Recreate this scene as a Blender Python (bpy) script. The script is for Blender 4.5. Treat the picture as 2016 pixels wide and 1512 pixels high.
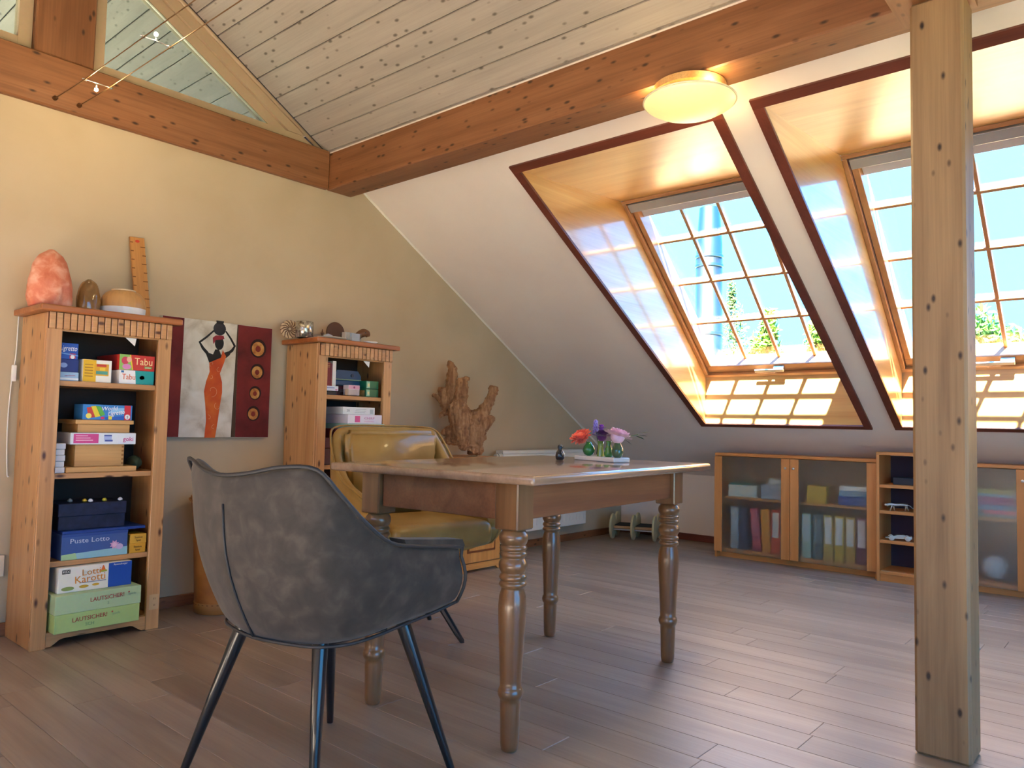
import bpy, bmesh, math, random
from mathutils import Vector, Matrix, noise as mnoise
random.seed(7)
for o in list(bpy.data.objects): bpy.data.objects.remove(o, do_unlink=True)
scene = bpy.context.scene
COL = scene.collection
R = math.radians

# ------------------------------------------------------------------ camera, world, sun, exposure
YAW, PITCH, ROLL, FPX = 0.85635151, 0.05525418, 0.02188634, 1480.50
fw = Vector((math.sin(YAW)*math.cos(PITCH), math.cos(YAW)*math.cos(PITCH), math.sin(PITCH)))
rt = Vector((math.cos(YAW), -math.sin(YAW), 0)); up = rt.cross(fw)
c_, s_ = math.cos(ROLL), math.sin(ROLL)
rt, up = c_*rt + s_*up, -s_*rt + c_*up
cam_d = bpy.data.cameras.new('camera'); cam = bpy.data.objects.new('camera', cam_d); COL.objects.link(cam)
cam_d.sensor_width = 36; cam_d.lens = FPX/2016*36; cam_d.clip_start = .02; cam_d.clip_end = 300
cam.matrix_world = Matrix(((rt.x, up.x, -fw.x, 0), (rt.y, up.y, -fw.y, 0), (rt.z, up.z, -fw.z, .92), (0, 0, 0, 1)))
scene.camera = cam

w = bpy.data.worlds.new('sky'); scene.world = w; w.use_nodes = True
nt = w.node_tree; bg = nt.nodes['Background']
tcw = nt.nodes.new('ShaderNodeTexCoord'); sxy = nt.nodes.new('ShaderNodeSeparateXYZ'); nt.links.new(tcw.outputs['Generated'], sxy.inputs[0])
skr = nt.nodes.new('ShaderNodeValToRGB'); skr.color_ramp.elements[0].position = .0; skr.color_ramp.elements[0].color = (.05, .26, .56, 1)
skr.color_ramp.elements[1].position = .9; skr.color_ramp.elements[1].color = (.047, .24, .55, 1)
nt.links.new(sxy.outputs[2], skr.inputs[0]); nt.links.new(skr.outputs[0], bg.inputs[0]); bg.inputs[1].default_value = 1.85
SUN = Vector((.715, .15, -1)).normalized()
sd = bpy.data.lights.new('sun', 'SUN'); sd.energy = 28; sd.angle = R(.7); sd.color = (1, .90, .78)
so = bpy.data.objects.new('sun', sd); COL.objects.link(so); so.rotation_euler = SUN.to_track_quat('-Z', 'Y').to_euler(); so.location = (-6, -2, 9)
scene.view_settings.view_transform = 'Standard'; scene.view_settings.look = 'None'
scene.view_settings.exposure = 3.0; scene.view_settings.gamma = 1; scene.view_settings.use_curve_mapping = False

# ------------------------------------------------------------------ helpers
def hx(h, k=1.0):
    h = h.lstrip('#'); v = [int(h[i:i+2], 16)/255 for i in (0, 2, 4)]
    return tuple(k*(c/12.92 if c <= .04045 else ((c+.055)/1.055)**2.4) for c in v) + (1,)

MATS = {}
def mat(name, col, rough=.5, metal=0, spec=.5, coat=0, trans=0, ior=1.45, emit=0, sheen=0, bump=0, bscale=60):
    if name in MATS: return MATS[name]
    m = bpy.data.materials.new(name); m.use_nodes = True; b = m.node_tree.nodes['Principled BSDF']
    c = hx(col) if isinstance(col, str) else col
    b.inputs['Base Color'].default_value = c; b.inputs['Roughness'].default_value = rough; b.inputs['Metallic'].default_value = metal
    b.inputs['Specular IOR Level'].default_value = spec; b.inputs['Coat Weight'].default_value = coat
    b.inputs['Transmission Weight'].default_value = trans; b.inputs['IOR'].default_value = ior
    b.inputs['Sheen Weight'].default_value = sheen
    if emit: b.inputs['Emission Color'].default_value = c; b.inputs['Emission Strength'].default_value = emit
    nt = m.node_tree; N = nt.nodes
    nz = N.new('ShaderNodeTexNoise'); nz.inputs['Scale'].default_value = bscale; nz.inputs['Detail'].default_value = 3
    tc = N.new('ShaderNodeTexCoord'); nt.links.new(tc.outputs['Object'], nz.inputs['Vector'])
    mx = N.new('ShaderNodeMix'); mx.data_type = 'RGBA'; mx.blend_type = 'MULTIPLY'; mx.inputs[0].default_value = .12
    mx.inputs[6].default_value = c; nt.links.new(nz.outputs['Color'], mx.inputs[7])
    if not emit: nt.links.new(mx.outputs[2], b.inputs['Base Color'])
    if bump:
        bp = N.new('ShaderNodeBump'); bp.inputs['Strength'].default_value = bump; bp.inputs['Distance'].default_value = .003
        nt.links.new(nz.outputs['Fac'], bp.inputs['Height']); nt.links.new(bp.outputs[0], b.inputs['Normal'])
    MATS[name] = m; return m

def ramp(N, stops):
    r = N.new('ShaderNodeValToRGB'); e = r.color_ramp.elements
    while len(e) < len(stops): e.new(.5)
    for el, (p, c) in zip(e, stops): el.position = p; el.color = hx(c) if isinstance(c, str) else c
    return r

def wood(name, c1, c2, axis='Z', s=1.0, rough=.4, knots=0.0, kcol='#3a2212', coat=0, grain=.5, vary=0.0, kscale=(1.1, 5.0), spec=.5, bump=.1, crough=.12):
    if name in MATS: return MATS[name]
    m = bpy.data.materials.new(name); m.use_nodes = True; nt = m.node_tree; N = nt.nodes; L = nt.links
    b = N['Principled BSDF']; b.inputs['Roughness'].default_value = rough; b.inputs['Coat Weight'].default_value = coat; b.inputs['Coat Roughness'].default_value = crough
    b.inputs['Specular IOR Level'].default_value = spec
    tc = N.new('ShaderNodeTexCoord'); oi = N.new('ShaderNodeObjectInfo')
    ad = N.new('ShaderNodeVectorMath'); ad.operation = 'ADD'
    mm = N.new('ShaderNodeMath'); mm.operation = 'MULTIPLY'; mm.inputs[1].default_value = 23.7; L.new(oi.outputs['Random'], mm.inputs[0])
    L.new(tc.outputs['Object'], ad.inputs[0]); L.new(mm.outputs[0], ad.inputs[1])
    ai = 'XYZ'.index(axis)
    def mapped(a, c):
        mp = N.new('ShaderNodeMapping'); v = [c*s]*3; v[ai] = a*s; mp.inputs['Scale'].default_value = v
        L.new(ad.outputs[0], mp.inputs['Vector']); return mp.outputs[0]
    n1 = N.new('ShaderNodeTexNoise'); n1.inputs['Scale'].default_value = 1; n1.inputs['Detail'].default_value = 5; n1.inputs['Distortion'].default_value = .8
    L.new(mapped(.9, 11), n1.inputs['Vector'])
    r = ramp(N, [(.3, c1), (.68, c2)]); L.new(n1.outputs['Fac'], r.inputs[0])
    n2 = N.new('ShaderNodeTexNoise'); n2.inputs['Scale'].default_value = 1; n2.inputs['Detail'].default_value = 4
    L.new(mapped(3.5, 130), n2.inputs['Vector'])
    r2 = ramp(N, [(.3, (.62, .62, .62, 1)), (.6, (1, 1, 1, 1))]); L.new(n2.outputs['Fac'], r2.inputs[0])
    mx = N.new('ShaderNodeMix'); mx.data_type = 'RGBA'; mx.blend_type = 'MULTIPLY'; mx.inputs[0].default_value = grain
    L.new(r.outputs[0], mx.inputs[6]); L.new(r2.outputs[0], mx.inputs[7]); out = mx.outputs[2]
    if vary:
        hs = N.new('ShaderNodeHueSaturation'); mr = N.new('ShaderNodeMapRange'); L.new(oi.outputs['Random'], mr.inputs[0])
        mr.inputs[3].default_value = 1-vary; mr.inputs[4].default_value = 1+vary
        L.new(mr.outputs[0], hs.inputs['Value']); L.new(out, hs.inputs['Color']); out = hs.outputs[0]
    if knots:
        vo = N.new('ShaderNodeTexVoronoi'); vo.inputs['Scale'].default_value = 1
        L.new(mapped(kscale[0], kscale[1]), vo.inputs['Vector'])
        kr = ramp(N, [(.08, (1, 1, 1, 1)), (.20, (0, 0, 0, 1))]); L.new(vo.outputs['Distance'], kr.inputs[0])
        sx = N.new('ShaderNodeSeparateColor'); L.new(vo.outputs['Color'], sx.inputs[0])
        gt = N.new('ShaderNodeMath'); gt.operation = 'LESS_THAN'; gt.inputs[1].default_value = knots; L.new(sx.outputs[0], gt.inputs[0])
        ml = N.new('ShaderNodeMath'); ml.operation = 'MULTIPLY'; L.new(kr.outputs[0], ml.inputs[0]); L.new(gt.outputs[0], ml.inputs[1])
        mk = N.new('ShaderNodeMix'); mk.data_type = 'RGBA'; mk.inputs[7].default_value = hx(kcol); L.new(ml.outputs[0], mk.inputs[0]); L.new(out, mk.inputs[6]); out = mk.outputs[2]
    L.new(out, b.inputs['Base Color'])
    if bump:
        bp = N.new('ShaderNodeBump'); bp.inputs['Strength'].default_value = bump; bp.inputs['Distance'].default_value = .002
        L.new(n2.outputs['Fac'], bp.inputs['Height']); L.new(bp.outputs[0], b.inputs['Normal'])
    MATS[name] = m; return m

def mottled(name, cols, scale=8, rough=.8, detail=6, bump=.1, sheen=0, spec=.4, dist=.4, stretch=(1, 1, 1), coat=0):
    if name in MATS: return MATS[name]
    m = bpy.data.materials.new(name); m.use_nodes = True; nt = m.node_tree; N = nt.nodes; L = nt.links
    b = N['Principled BSDF']; b.inputs['Roughness'].default_value = rough; b.inputs['Sheen Weight'].default_value = sheen; b.inputs['Specular IOR Level'].default_value = spec; b.inputs['Coat Weight'].default_value = coat
    tc = N.new('ShaderNodeTexCoord'); mp = N.new('ShaderNodeMapping'); mp.inputs['Scale'].default_value = stretch; L.new(tc.outputs['Object'], mp.inputs['Vector'])
    nz = N.new('ShaderNodeTexNoise'); nz.inputs['Scale'].default_value = scale; nz.inputs['Detail'].default_value = detail; nz.inputs['Distortion'].default_value = dist
    L.new(mp.outputs[0], nz.inputs['Vector'])
    n = len(cols); r = ramp(N, [(.28+.44*i/(n-1), c) for i, c in enumerate(cols)]); L.new(nz.outputs['Fac'], r.inputs[0]); L.new(r.outputs[0], b.inputs['Base Color'])
    if bump:
        bp = N.new('ShaderNodeBump'); bp.inputs['Strength'].default_value = bump; bp.inputs['Distance'].default_value = .004
        L.new(nz.outputs['Fac'], bp.inputs['Height']); L.new(bp.outputs[0], b.inputs['Normal'])
    MATS[name] = m; return m

def pane_mat(name, tint=(1, 1, 1, 1), f0=.05, f90=.55):
    m = bpy.data.materials.new(name); m.use_nodes = True; nt = m.node_tree; N = nt.nodes; L = nt.links; N.remove(N['Principled BSDF'])
    t = N.new('ShaderNodeBsdfTransparent'); t.inputs[0].default_value = tint; g = N.new('ShaderNodeBsdfGlossy'); g.inputs['Roughness'].default_value = .02
    lw = N.new('ShaderNodeLayerWeight'); lw.inputs[0].default_value = .5
    pw = N.new('ShaderNodeMath'); pw.operation = 'POWER'; pw.inputs[1].default_value = 5; L.new(lw.outputs['Facing'], pw.inputs[0])
    mr = N.new('ShaderNodeMapRange'); mr.inputs[3].default_value = f0; mr.inputs[4].default_value = f90; L.new(pw.outputs[0], mr.inputs[0]); mx = N.new('ShaderNodeMixShader')
    L.new(mr.outputs[0], mx.inputs[0]); L.new(t.outputs[0], mx.inputs[1]); L.new(g.outputs[0], mx.inputs[2]); L.new(mx.outputs[0], N['Material Output'].inputs[0])
    MATS[name] = m; return m

def frosted(name):
    m = bpy.data.materials.new(name); m.use_nodes = True; nt = m.node_tree; N = nt.nodes; L = nt.links; N.remove(N['Principled BSDF'])
    rf = N.new('ShaderNodeBsdfRefraction'); rf.inputs['Roughness'].default_value = .36; rf.inputs['IOR'].default_value = 1.2; rf.inputs[0].default_value = (.93, .95, .94, 1)
    t = N.new('ShaderNodeBsdfTransparent'); t.inputs[0].default_value = (.9, .92, .92, 1)
    g = N.new('ShaderNodeBsdfGlossy'); g.inputs['Roughness'].default_value = .18
    m1 = N.new('ShaderNodeMixShader'); m1.inputs[0].default_value = .16; L.new(rf.outputs[0], m1.inputs[1]); L.new(t.outputs[0], m1.inputs[2])
    m2 = N.new('ShaderNodeMixShader'); m2.inputs[0].default_value = .05; tl = N.new('ShaderNodeBsdfTranslucent'); tl.inputs[0].default_value = (.8, .85, .85, 1); df_ = N.new('ShaderNodeBsdfDiffuse'); df_.inputs[0].default_value = (.75, .78, .78, 1)
    hz = N.new('ShaderNodeMixShader'); hz.inputs[0].default_value = .5; L.new(tl.outputs[0], hz.inputs[1]); L.new(df_.outputs[0], hz.inputs[2]); m3 = N.new('ShaderNodeMixShader'); m3.inputs[0].default_value = .035; L.new(m1.outputs[0], m3.inputs[1]); L.new(hz.outputs[0], m3.inputs[2])
    L.new(m3.outputs[0], m2.inputs[1]); L.new(g.outputs[0], m2.inputs[2]); L.new(m2.outputs[0], N['Material Output'].inputs[0])
    MATS[name] = m; return m

def tag(o, label=None, cat=None, group=None, kind=None):
    if label: o['label'] = label
    if cat: o['category'] = cat
    if group: o['group'] = group
    if kind: o['kind'] = kind
    return o

def thing(name, label, cat, loc=(0, 0, 0), rz=0, group=None, kind=None):
    o = bpy.data.objects.new(name, None); COL.objects.link(o); o.location = loc; o.rotation_euler = (0, 0, rz); o.empty_display_size = .05
    return tag(o, label, cat, group, kind)

def P(name, bm, m, parent=None, smooth=False, loc=None, rot=None, kind=None, label=None):
    me = bpy.data.meshes.new(name); bmesh.ops.recalc_face_normals(bm, faces=bm.faces); bm.to_mesh(me); bm.free()
    if smooth:
        for p in me.polygons: p.use_smooth = True
        if smooth == 'auto':
            try: me.set_sharp_from_angle(angle=R(35))
            except Exception: pass
    if m: me.materials.append(m)
    o = bpy.data.objects.new(name, me); COL.objects.link(o); o.parent = parent
    if loc: o.location = loc
    if rot: o.rotation_euler = rot
    if kind: o['kind'] = kind
    if label: o['label'] = label
    return o

def NB(): return bmesh.new()

def box(bm, a, b, bev=0, seg=1):
    a, b = [min(p, q) for p, q in zip(a, b)], [max(p, q) for p, q in zip(a, b)]
    vs = [bm.verts.new((x, y, z)) for x in (a[0], b[0]) for y in (a[1], b[1]) for z in (a[2], b[2])]
    fs = [bm.faces.new([vs[i] for i in f]) for f in ((0, 1, 3, 2), (4, 6, 7, 5), (0, 4, 5, 1), (2, 3, 7, 6), (0, 2, 6, 4), (1, 5, 7, 3))]
    if bev:
        es = list({e for f in fs for e in f.edges}); bmesh.ops.bevel(bm, geom=es, offset=bev, segments=seg, affect='EDGES', profile=.5)
    return bm

def bx(a, b, bev=0, seg=1): return box(NB(), a, b, bev, seg)

def lathe(bm, prof, n=24, c=(0, 0, 0), ax='Z', cap=True):
    rings = []
    for r, h in prof:
        ring = []
        for i in range(n):
            t = 2*math.pi*i/n; u, v = r*math.cos(t), r*math.sin(t)
            p = {'Z': (u, v, h), 'X': (h, u, v), 'Y': (u, h, v)}[ax]
            ring.append(bm.verts.new((p[0]+c[0], p[1]+c[1], p[2]+c[2])))
        rings.append(ring)
    for a, b in zip(rings, rings[1:]):
        for i in range(n): bm.faces.new((a[i], a[(i+1) % n], b[(i+1) % n], b[i]))
    if cap:
        bm.faces.new(rings[0][::-1]); bm.faces.new(rings[-1])
    return bm

def tube(bm, pts, r, n=8, flat=None, cap=True):
    pts = [Vector(p) for p in pts]; rs = list(r) if isinstance(r, (list, tuple)) else [r]*len(pts)
    if len(rs) != len(pts):
        m_ = len(rs)-1; rs = [rs[min(int(i/(len(pts)-1)*m_), m_-1)]*(1-(i/(len(pts)-1)*m_-min(int(i/(len(pts)-1)*m_), m_-1)))+rs[min(int(i/(len(pts)-1)*m_), m_-1)+1]*(i/(len(pts)-1)*m_-min(int(i/(len(pts)-1)*m_), m_-1)) for i in range(len(pts))]
    rings = []; ref = None
    for i, p in enumerate(pts):
        d = (pts[min(i+1, len(pts)-1)]-pts[max(i-1, 0)]).normalized()
        if ref is None: ref = Vector((0, 0, 1)) if abs(d.z) < .9 else Vector((1, 0, 0))
        a = d.cross(ref).normalized(); b = a.cross(d).normalized(); ref = b
        k = flat if flat else 1
        rings.append([bm.verts.new(p + a*rs[i]*math.cos(2*math.pi*j/n)+b*rs[i]*k*math.sin(2*math.pi*j/n)) for j in range(n)])
    for a, b in zip(rings, rings[1:]):
        for i in range(n): bm.faces.new((a[i], a[(i+1) % n], b[(i+1) % n], b[i]))
    if cap: bm.faces.new(rings[0][::-1]); bm.faces.new(rings[-1])
    return bm

def prism(bm, poly, d, f=lambda u, v, w: (u, v, w)):
    """poly in (u,v) extruded 0..d along w, placed through f"""
    a = [bm.verts.new(f(u, v, 0)) for u, v in poly]; b = [bm.verts.new(f(u, v, d)) for u, v in poly]; n = len(poly)
    bm.faces.new(a[::-1]); bm.faces.new(b)
    for i in range(n): bm.faces.new((a[i], a[(i+1) % n], b[(i+1) % n], b[i]))
    return bm

def wall_f(y): return lambda u, v, w: (u, y-w, v)          # drawn on a front facing -y

def ell(cx, cy, rx, ry, n=20): return [(cx+rx*math.cos(2*math.pi*i/n), cy+ry*math.sin(2*math.pi*i/n)) for i in range(n)]

def catmull(pts, k=6):
    P_ = [Vector(p) for p in pts]; out = []
    for i in range(len(P_)-1):
        p0, p1, p2, p3 = P_[max(i-1, 0)], P_[i], P_[i+1], P_[min(i+2, len(P_)-1)]
        for j in range(k):
            t = j/k; out.append(.5*((2*p1)+(p2-p0)*t+(2*p0-5*p1+4*p2-p3)*t*t+(3*p1-p0-3*p2+p3)*t**3))
    out.append(P_[-1]); return out

def lettering(text, size, m, parent, loc, rot=(math.pi/2, 0, 0), name='lettering', ext=.0004, width=None, shear=0, align='CENTER'):
    cu = bpy.data.curves.new('t', 'FONT'); cu.body = text; cu.size = size; cu.extrude = ext; cu.align_x = align; cu.align_y = 'CENTER'; cu.shear = shear; cu.resolution_u = 2
    t = bpy.data.objects.new('t', cu); COL.objects.link(t)
    me = bpy.data.meshes.new_from_object(t.evaluated_get(bpy.context.evaluated_depsgraph_get())); bpy.data.objects.remove(t)
    if width and len(me.vertices):
        xs = [v.co.x for v in me.vertices]; k = width/(max(xs)-min(xs))
        for v in me.vertices: v.co.x *= k
    me.name = name; me.materials.clear(); me.materials.append(m)
    o = bpy.data.objects.new(name, me); COL.objects.link(o); o.parent = parent; o.location = loc; o.rotation_euler = rot
    return o

def copy_tree(o, parent=None):
    c = o.copy(); COL.objects.link(c); c.parent = parent
    for ch in list(o.children): copy_tree(ch, c)
    return c

# ------------------------------------------------------------------ materials
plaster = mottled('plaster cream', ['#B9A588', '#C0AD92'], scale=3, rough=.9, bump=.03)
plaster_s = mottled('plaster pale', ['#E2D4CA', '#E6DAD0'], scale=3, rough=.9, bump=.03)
beam_m = {a: wood('beam pine '+a, '#764828', '#946240', a, 1, .5, 1, '#3c2010', vary=.04, kscale=(10, 23)) for a in 'XYZ'}
post_m = wood('post spruce', '#7E5F40', '#9A7A56', 'Z', 1, .55, 1.0, '#2c1a10', kscale=(12, 25))
plank_m = wood('whitewashed spruce', '#968D85', '#A69C93', 'Y', 1, .6, 1, '#5a534c', vary=.05, grain=.25, kscale=(11, 21))
floor_m = wood('floor oak', '#7C6A5C', '#988778', 'Y', 1, .44, 0, vary=.12, grain=.35, coat=.25, bump=.05, crough=.3, spec=1)
lining_m = {a: wood('lining veneer '+a, '#BF8C4C', '#D2AA6C', a, 1, .3, 0, grain=.25, coat=1 if a == 'X' else .5, crough=.1 if a == 'X' else .3) for a in 'XY'}
trim_m = {a: wood('dark trim '+a, '#5A2A1C', '#73392A', a, 1, .45, 0, grain=.35) for a in 'XYZ'}
sash_m = {a: wood('sash pine '+a, '#A9754C', '#C08E62', a, 1, .35, 0, grain=.25, coat=.3) for a in 'XYZ'}
gframe_m = mat('beige painted frame', '#B59C80', .55)
pine_m = {a: wood('honey pine '+a, '#B07C4C', '#C69866', a, 1, .38, 1, '#4a2510', kscale=(8, 20), coat=.2) for a in 'XYZ'}
beech_m = {a: wood('beech '+a, '#B9793F', '#CC8D52', a, 1, .4, 0, grain=.2) for a in 'XYZ'}
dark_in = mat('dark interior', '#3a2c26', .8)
metal = mat('steel', '#C9CCD2', .28, 1)
alu = mat('grey aluminium', '#B6B7BA', .4, .4)
black = mat('black lacquer', '#0d1116', .28, 0, .5, .4)
white = mat('white card', '#ECEAE6', .6)
glass = pane_mat('window glass', (.97, 1, 1, 1), .03, .4)
gable_glass = pane_mat('gable glass', (.60, .70, .66, 1), .08, .6)
frost = frosted('frosted glass')
SQ = mat('sh', '#888888')
# ------------------------------------------------------------------ room shell
YG = 3.68; YB = -2.6; XK = 5.77; XR = 1.14; XL = 2*XR-XK
def roof(x): return 2.317 - .6031*(x-2.829) if x >= XR else 2.317 - .6031*((2*XR-x)-2.829)
ZK = roof(XK); ZR = roof(XR)
def S(name, bm, m, **k): o = P(name, bm, m, **k); o['kind'] = 'structure'; return o

# floor: sub-floor slab with single boards on it where the photograph shows them
fl = S('floor', bx((XL-.2, YB-.2, -.2), (XK+.2, YG+.2, -.016)), mat('subfloor', '#4a3524', .8)); tag(fl, 'brown oak board floor running towards the gable wall', 'floor')
PW = .13; rnd = random.Random(3)
x = .30; row = 0
while x < XK-.001:
    x1 = min(x+PW, XK); y = YG; y -= rnd.uniform(.2, 1.3)*1
    ys = [YG]
    while y > -.5: ys.append(y); y -= rnd.uniform(.85, 1.55)
    ys.append(-.5)
    for a, b in zip(ys, ys[1:]):
        if a-b < .02: continue
        P('board', bx((x+.0006, b+.0006, -.015), (x1-.0006, a-.0006, 0), .0012), floor_m, fl)
    x = x1; row += 1
P('board_field', bx((XL, YB, -.015), (.2994, YG, 0)), floor_m, fl); P('board_field', bx((.2996, YB, -.015), (XK, -.5006, 0)), floor_m, fl)

# gable wall below the beam, knee walls, back wall
S('wall_gable', prism(NB(), [(XL-.2, 0), (XK+.2, 0), (XK+.2, ZK-.02), (2.72, 2.40), (2.545, 2.49), (2.545, 2.30), (-.265, 2.30), (-.265, 2.49), (-.44, 2.40), (XL-.2, ZK-.02)], .2, lambda u, v, w_: (u, YG+w_, v)), plaster)
S('wall_right', bx((XK, YB, 0), (XK+.12, YG, ZK)), plaster_s)
S('wall_left', bx((XL-.12, YB, 0), (XL, YG, ZK)), plaster_s)
fb = lambda u, v, w_: (u, YB-w_, v)
bwx0, bwx1, bwz0, bwz1 = -.9, 2.6, .08, 2.0
wb_ = S('wall_back', prism(NB(), [(XL, 0), (bwx0, 0), (bwx0, roof(bwx0)), (XL, ZK)], .2, fb), plaster)
for poly in ([(bwx1, 0), (XK, 0), (XK, ZK), (bwx1, roof(bwx1))], [(bwx0, 0), (bwx1, 0), (bwx1, bwz0), (bwx0, bwz0)], [(bwx0, bwz1), (bwx0, roof(bwx0)), (XR, ZR+.02), (bwx1, roof(bwx1)), (bwx1, bwz1)]):
    P('wall_panel', prism(NB(), poly, .2, fb), plaster, wb_)
bw = thing('window_8', 'unseen wide glazing added in the back wall to brighten the room', 'window', kind='structure')  # unseen glazing behind the camera, added to let in more sky light
for i in range(6):
    xx = bwx0+(bwx1-bwx0)*i/5; P('mullion', bx((max(xx-.03, bwx0), YB-.14, bwz0), (min(xx+.03, bwx1), YB-.06, bwz1)), gframe_m, bw)
P('glass_pane', prism(NB(), [(bwx0, bwz0), (bwx1, bwz0), (bwx1, bwz1), (bwx0, bwz1)], .004, lambda u, v, w_: (u, YB-.102+w_, v)), glass, bw)
pd = bpy.data.lights.new('portal', 'AREA'); pd.shape = 'RECTANGLE'; pd.size = bwx1-bwx0; pd.size_y = bwz1-bwz0; pd.cycles.is_portal = True
po = bpy.data.objects.new('window_portal', pd); COL.objects.link(po); po.location = ((bwx0+bwx1)/2, YB-.25, (bwz0+bwz1)/2); po.rotation_euler = (math.pi/2, 0, 0)
S('baseboard_gable', bx((.2, YG-.018, 0), (XK-.019, YG-.0005, .055), .003), beam_m['X'])
S('baseboard_right', bx((XK-.018, -1, 0), (XK-.0005, YG-.0005, .055), .003), trim_m['Y'])

# sloping plaster with skylight openings
W1 = (1.435, 2.517); WIN_R = [W1, (.130, 1.212), (-1.175, -.093)]; WIN_L = [(1.435, 2.517), (.130, 1.212), (-1.175, -.093)]
XT, XB = 2.937, 5.06
def slope(name, wins, fx, m, x0=2.53):
    bm = NB()
    ysorted = sorted({YB, YG, *[v for w_ in wins for v in w_]}); xs = [x0, XT, XB, XK+.02]
    for ya, yb in zip(ysorted, ysorted[1:]):
        for xa, xb in zip(xs, xs[1:]):
            if xa == XT and (ya, yb) in wins: continue
            bm.faces.new([bm.verts.new((fx(px), py, roof(px))) for px, py in ((xa, ya), (xb, ya), (xb, yb), (xa, yb))])
    bmesh.ops.remove_doubles(bm, verts=bm.verts, dist=1e-5)
    return S(name, bm, m)
mir = lambda x: 2*XR-x
tag(slope('wall_slope_right', WIN_R, lambda x: x, plaster_s), None)
slope('wall_slope_left', WIN_L, mir, plaster_s)

# plank ceiling above the purlin, both sides of the ridge; the run carries on above the next room behind the glazing
ce = S('ceiling', prism(NB(), [(-.32, roof(-.32)+.022), (XR, ZR+.022), (2.6, roof(2.6)+.022), (2.6, roof(2.6)+.05), (XR, ZR+.05), (-.32, roof(-.32)+.05)], 10.0, lambda u, v, w_: (u, -2.8+w_, v)), dark_in)
tag(ce, 'whitewashed knotty plank ceiling under the roof', 'ceiling')
L_ = math.hypot(1, .6031); ux, uz = 1/L_, -.6031/L_
nx, nz = .6031/L_, 1/L_
k = 0; s0 = 0
tot = (2.546-XR)*L_
def plank_poly(sa, sb, mirror=False):
    pts = []
    for s_, n_ in ((sa+.004, 0), (sb-.004, 0), (sb-.0015, .005), (sb-.0015, .018), (sa+.0015, .018), (sa+.0015, .005)):
        X = XR+ux*s_+nx*n_; pts.append((mir(X) if mirror else X, ZR+uz*s_+nz*n_))
    return pts
sb = tot
while sb > .01:
    sa = max(sb-.136, 0)
    P('ceiling_plank', prism(NB(), plank_poly(sa, sb), YG-.002+2.2, lambda u, v, w_: (u, -2.2+w_, v)), plank_m, ce)
    P('ceiling_plank', prism(NB(), plank_poly(sa, sb), 3.3, lambda u, v, w_: (u, YG+.16+w_, v)), plank_m, ce)
    P('ceiling_plank', prism(NB(), plank_poly(sa, sb, True), 6.2, lambda u, v, w_: (u, -2.59+w_, v)), plank_m, ce)
    sb = sa

bm = NB(); tube(bm, [(2.73, YG-.004, roof(2.73)-.004), (XK-.01, YG-.004, roof(XK-.01)-.004)], .007, 8); S('trim_1', bm, mat('corner bead', '#EFE6D8', .6))
# beams
def beam(label, a, b, m, bev=.006): o = S('ceiling_beam', bx(a, b, bev), m); return tag(o, label, 'beam')
beam('long honey pine purlin carrying the plank ceiling, round lamp under it', (2.545, YB, 2.27), (2.72, YG-.001, 2.488), beam_m['Y'])
beam('pine purlin on the opposite roof side', (-.44, YB, 2.27), (-.265, YG-.001, 2.488), beam_m['Y'])
beam('orange pine tie beam across the gable wall below the triangular glazing', (-.264, YG-.03, 2.27), (2.544, YG+.15, 2.497), beam_m['X'])
beam('short vertical pine post between the gable windows', (1.022, YG-.02, 2.498), (1.262, YG+.14, 3.30), beam_m['Z'])
beam('square knotty pine post standing free on the floor', (2.462, .420, 0), (2.602, .563, 2.229), post_m, .008)
cbm = S('ceiling_beam', prism(NB(), [(-.44, 2.2295), (2.6, 2.2295), (2.6, 2.269), (2.5445, 2.269), (2.5445, 2.44), (-.264, 2.44), (-.264, 2.269), (-.44, 2.269)], .208, lambda u, v, w_: (u, .405+w_, v)), beam_m['X']); tag(cbm, 'pine collar beam resting on the free standing post', 'beam')

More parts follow.
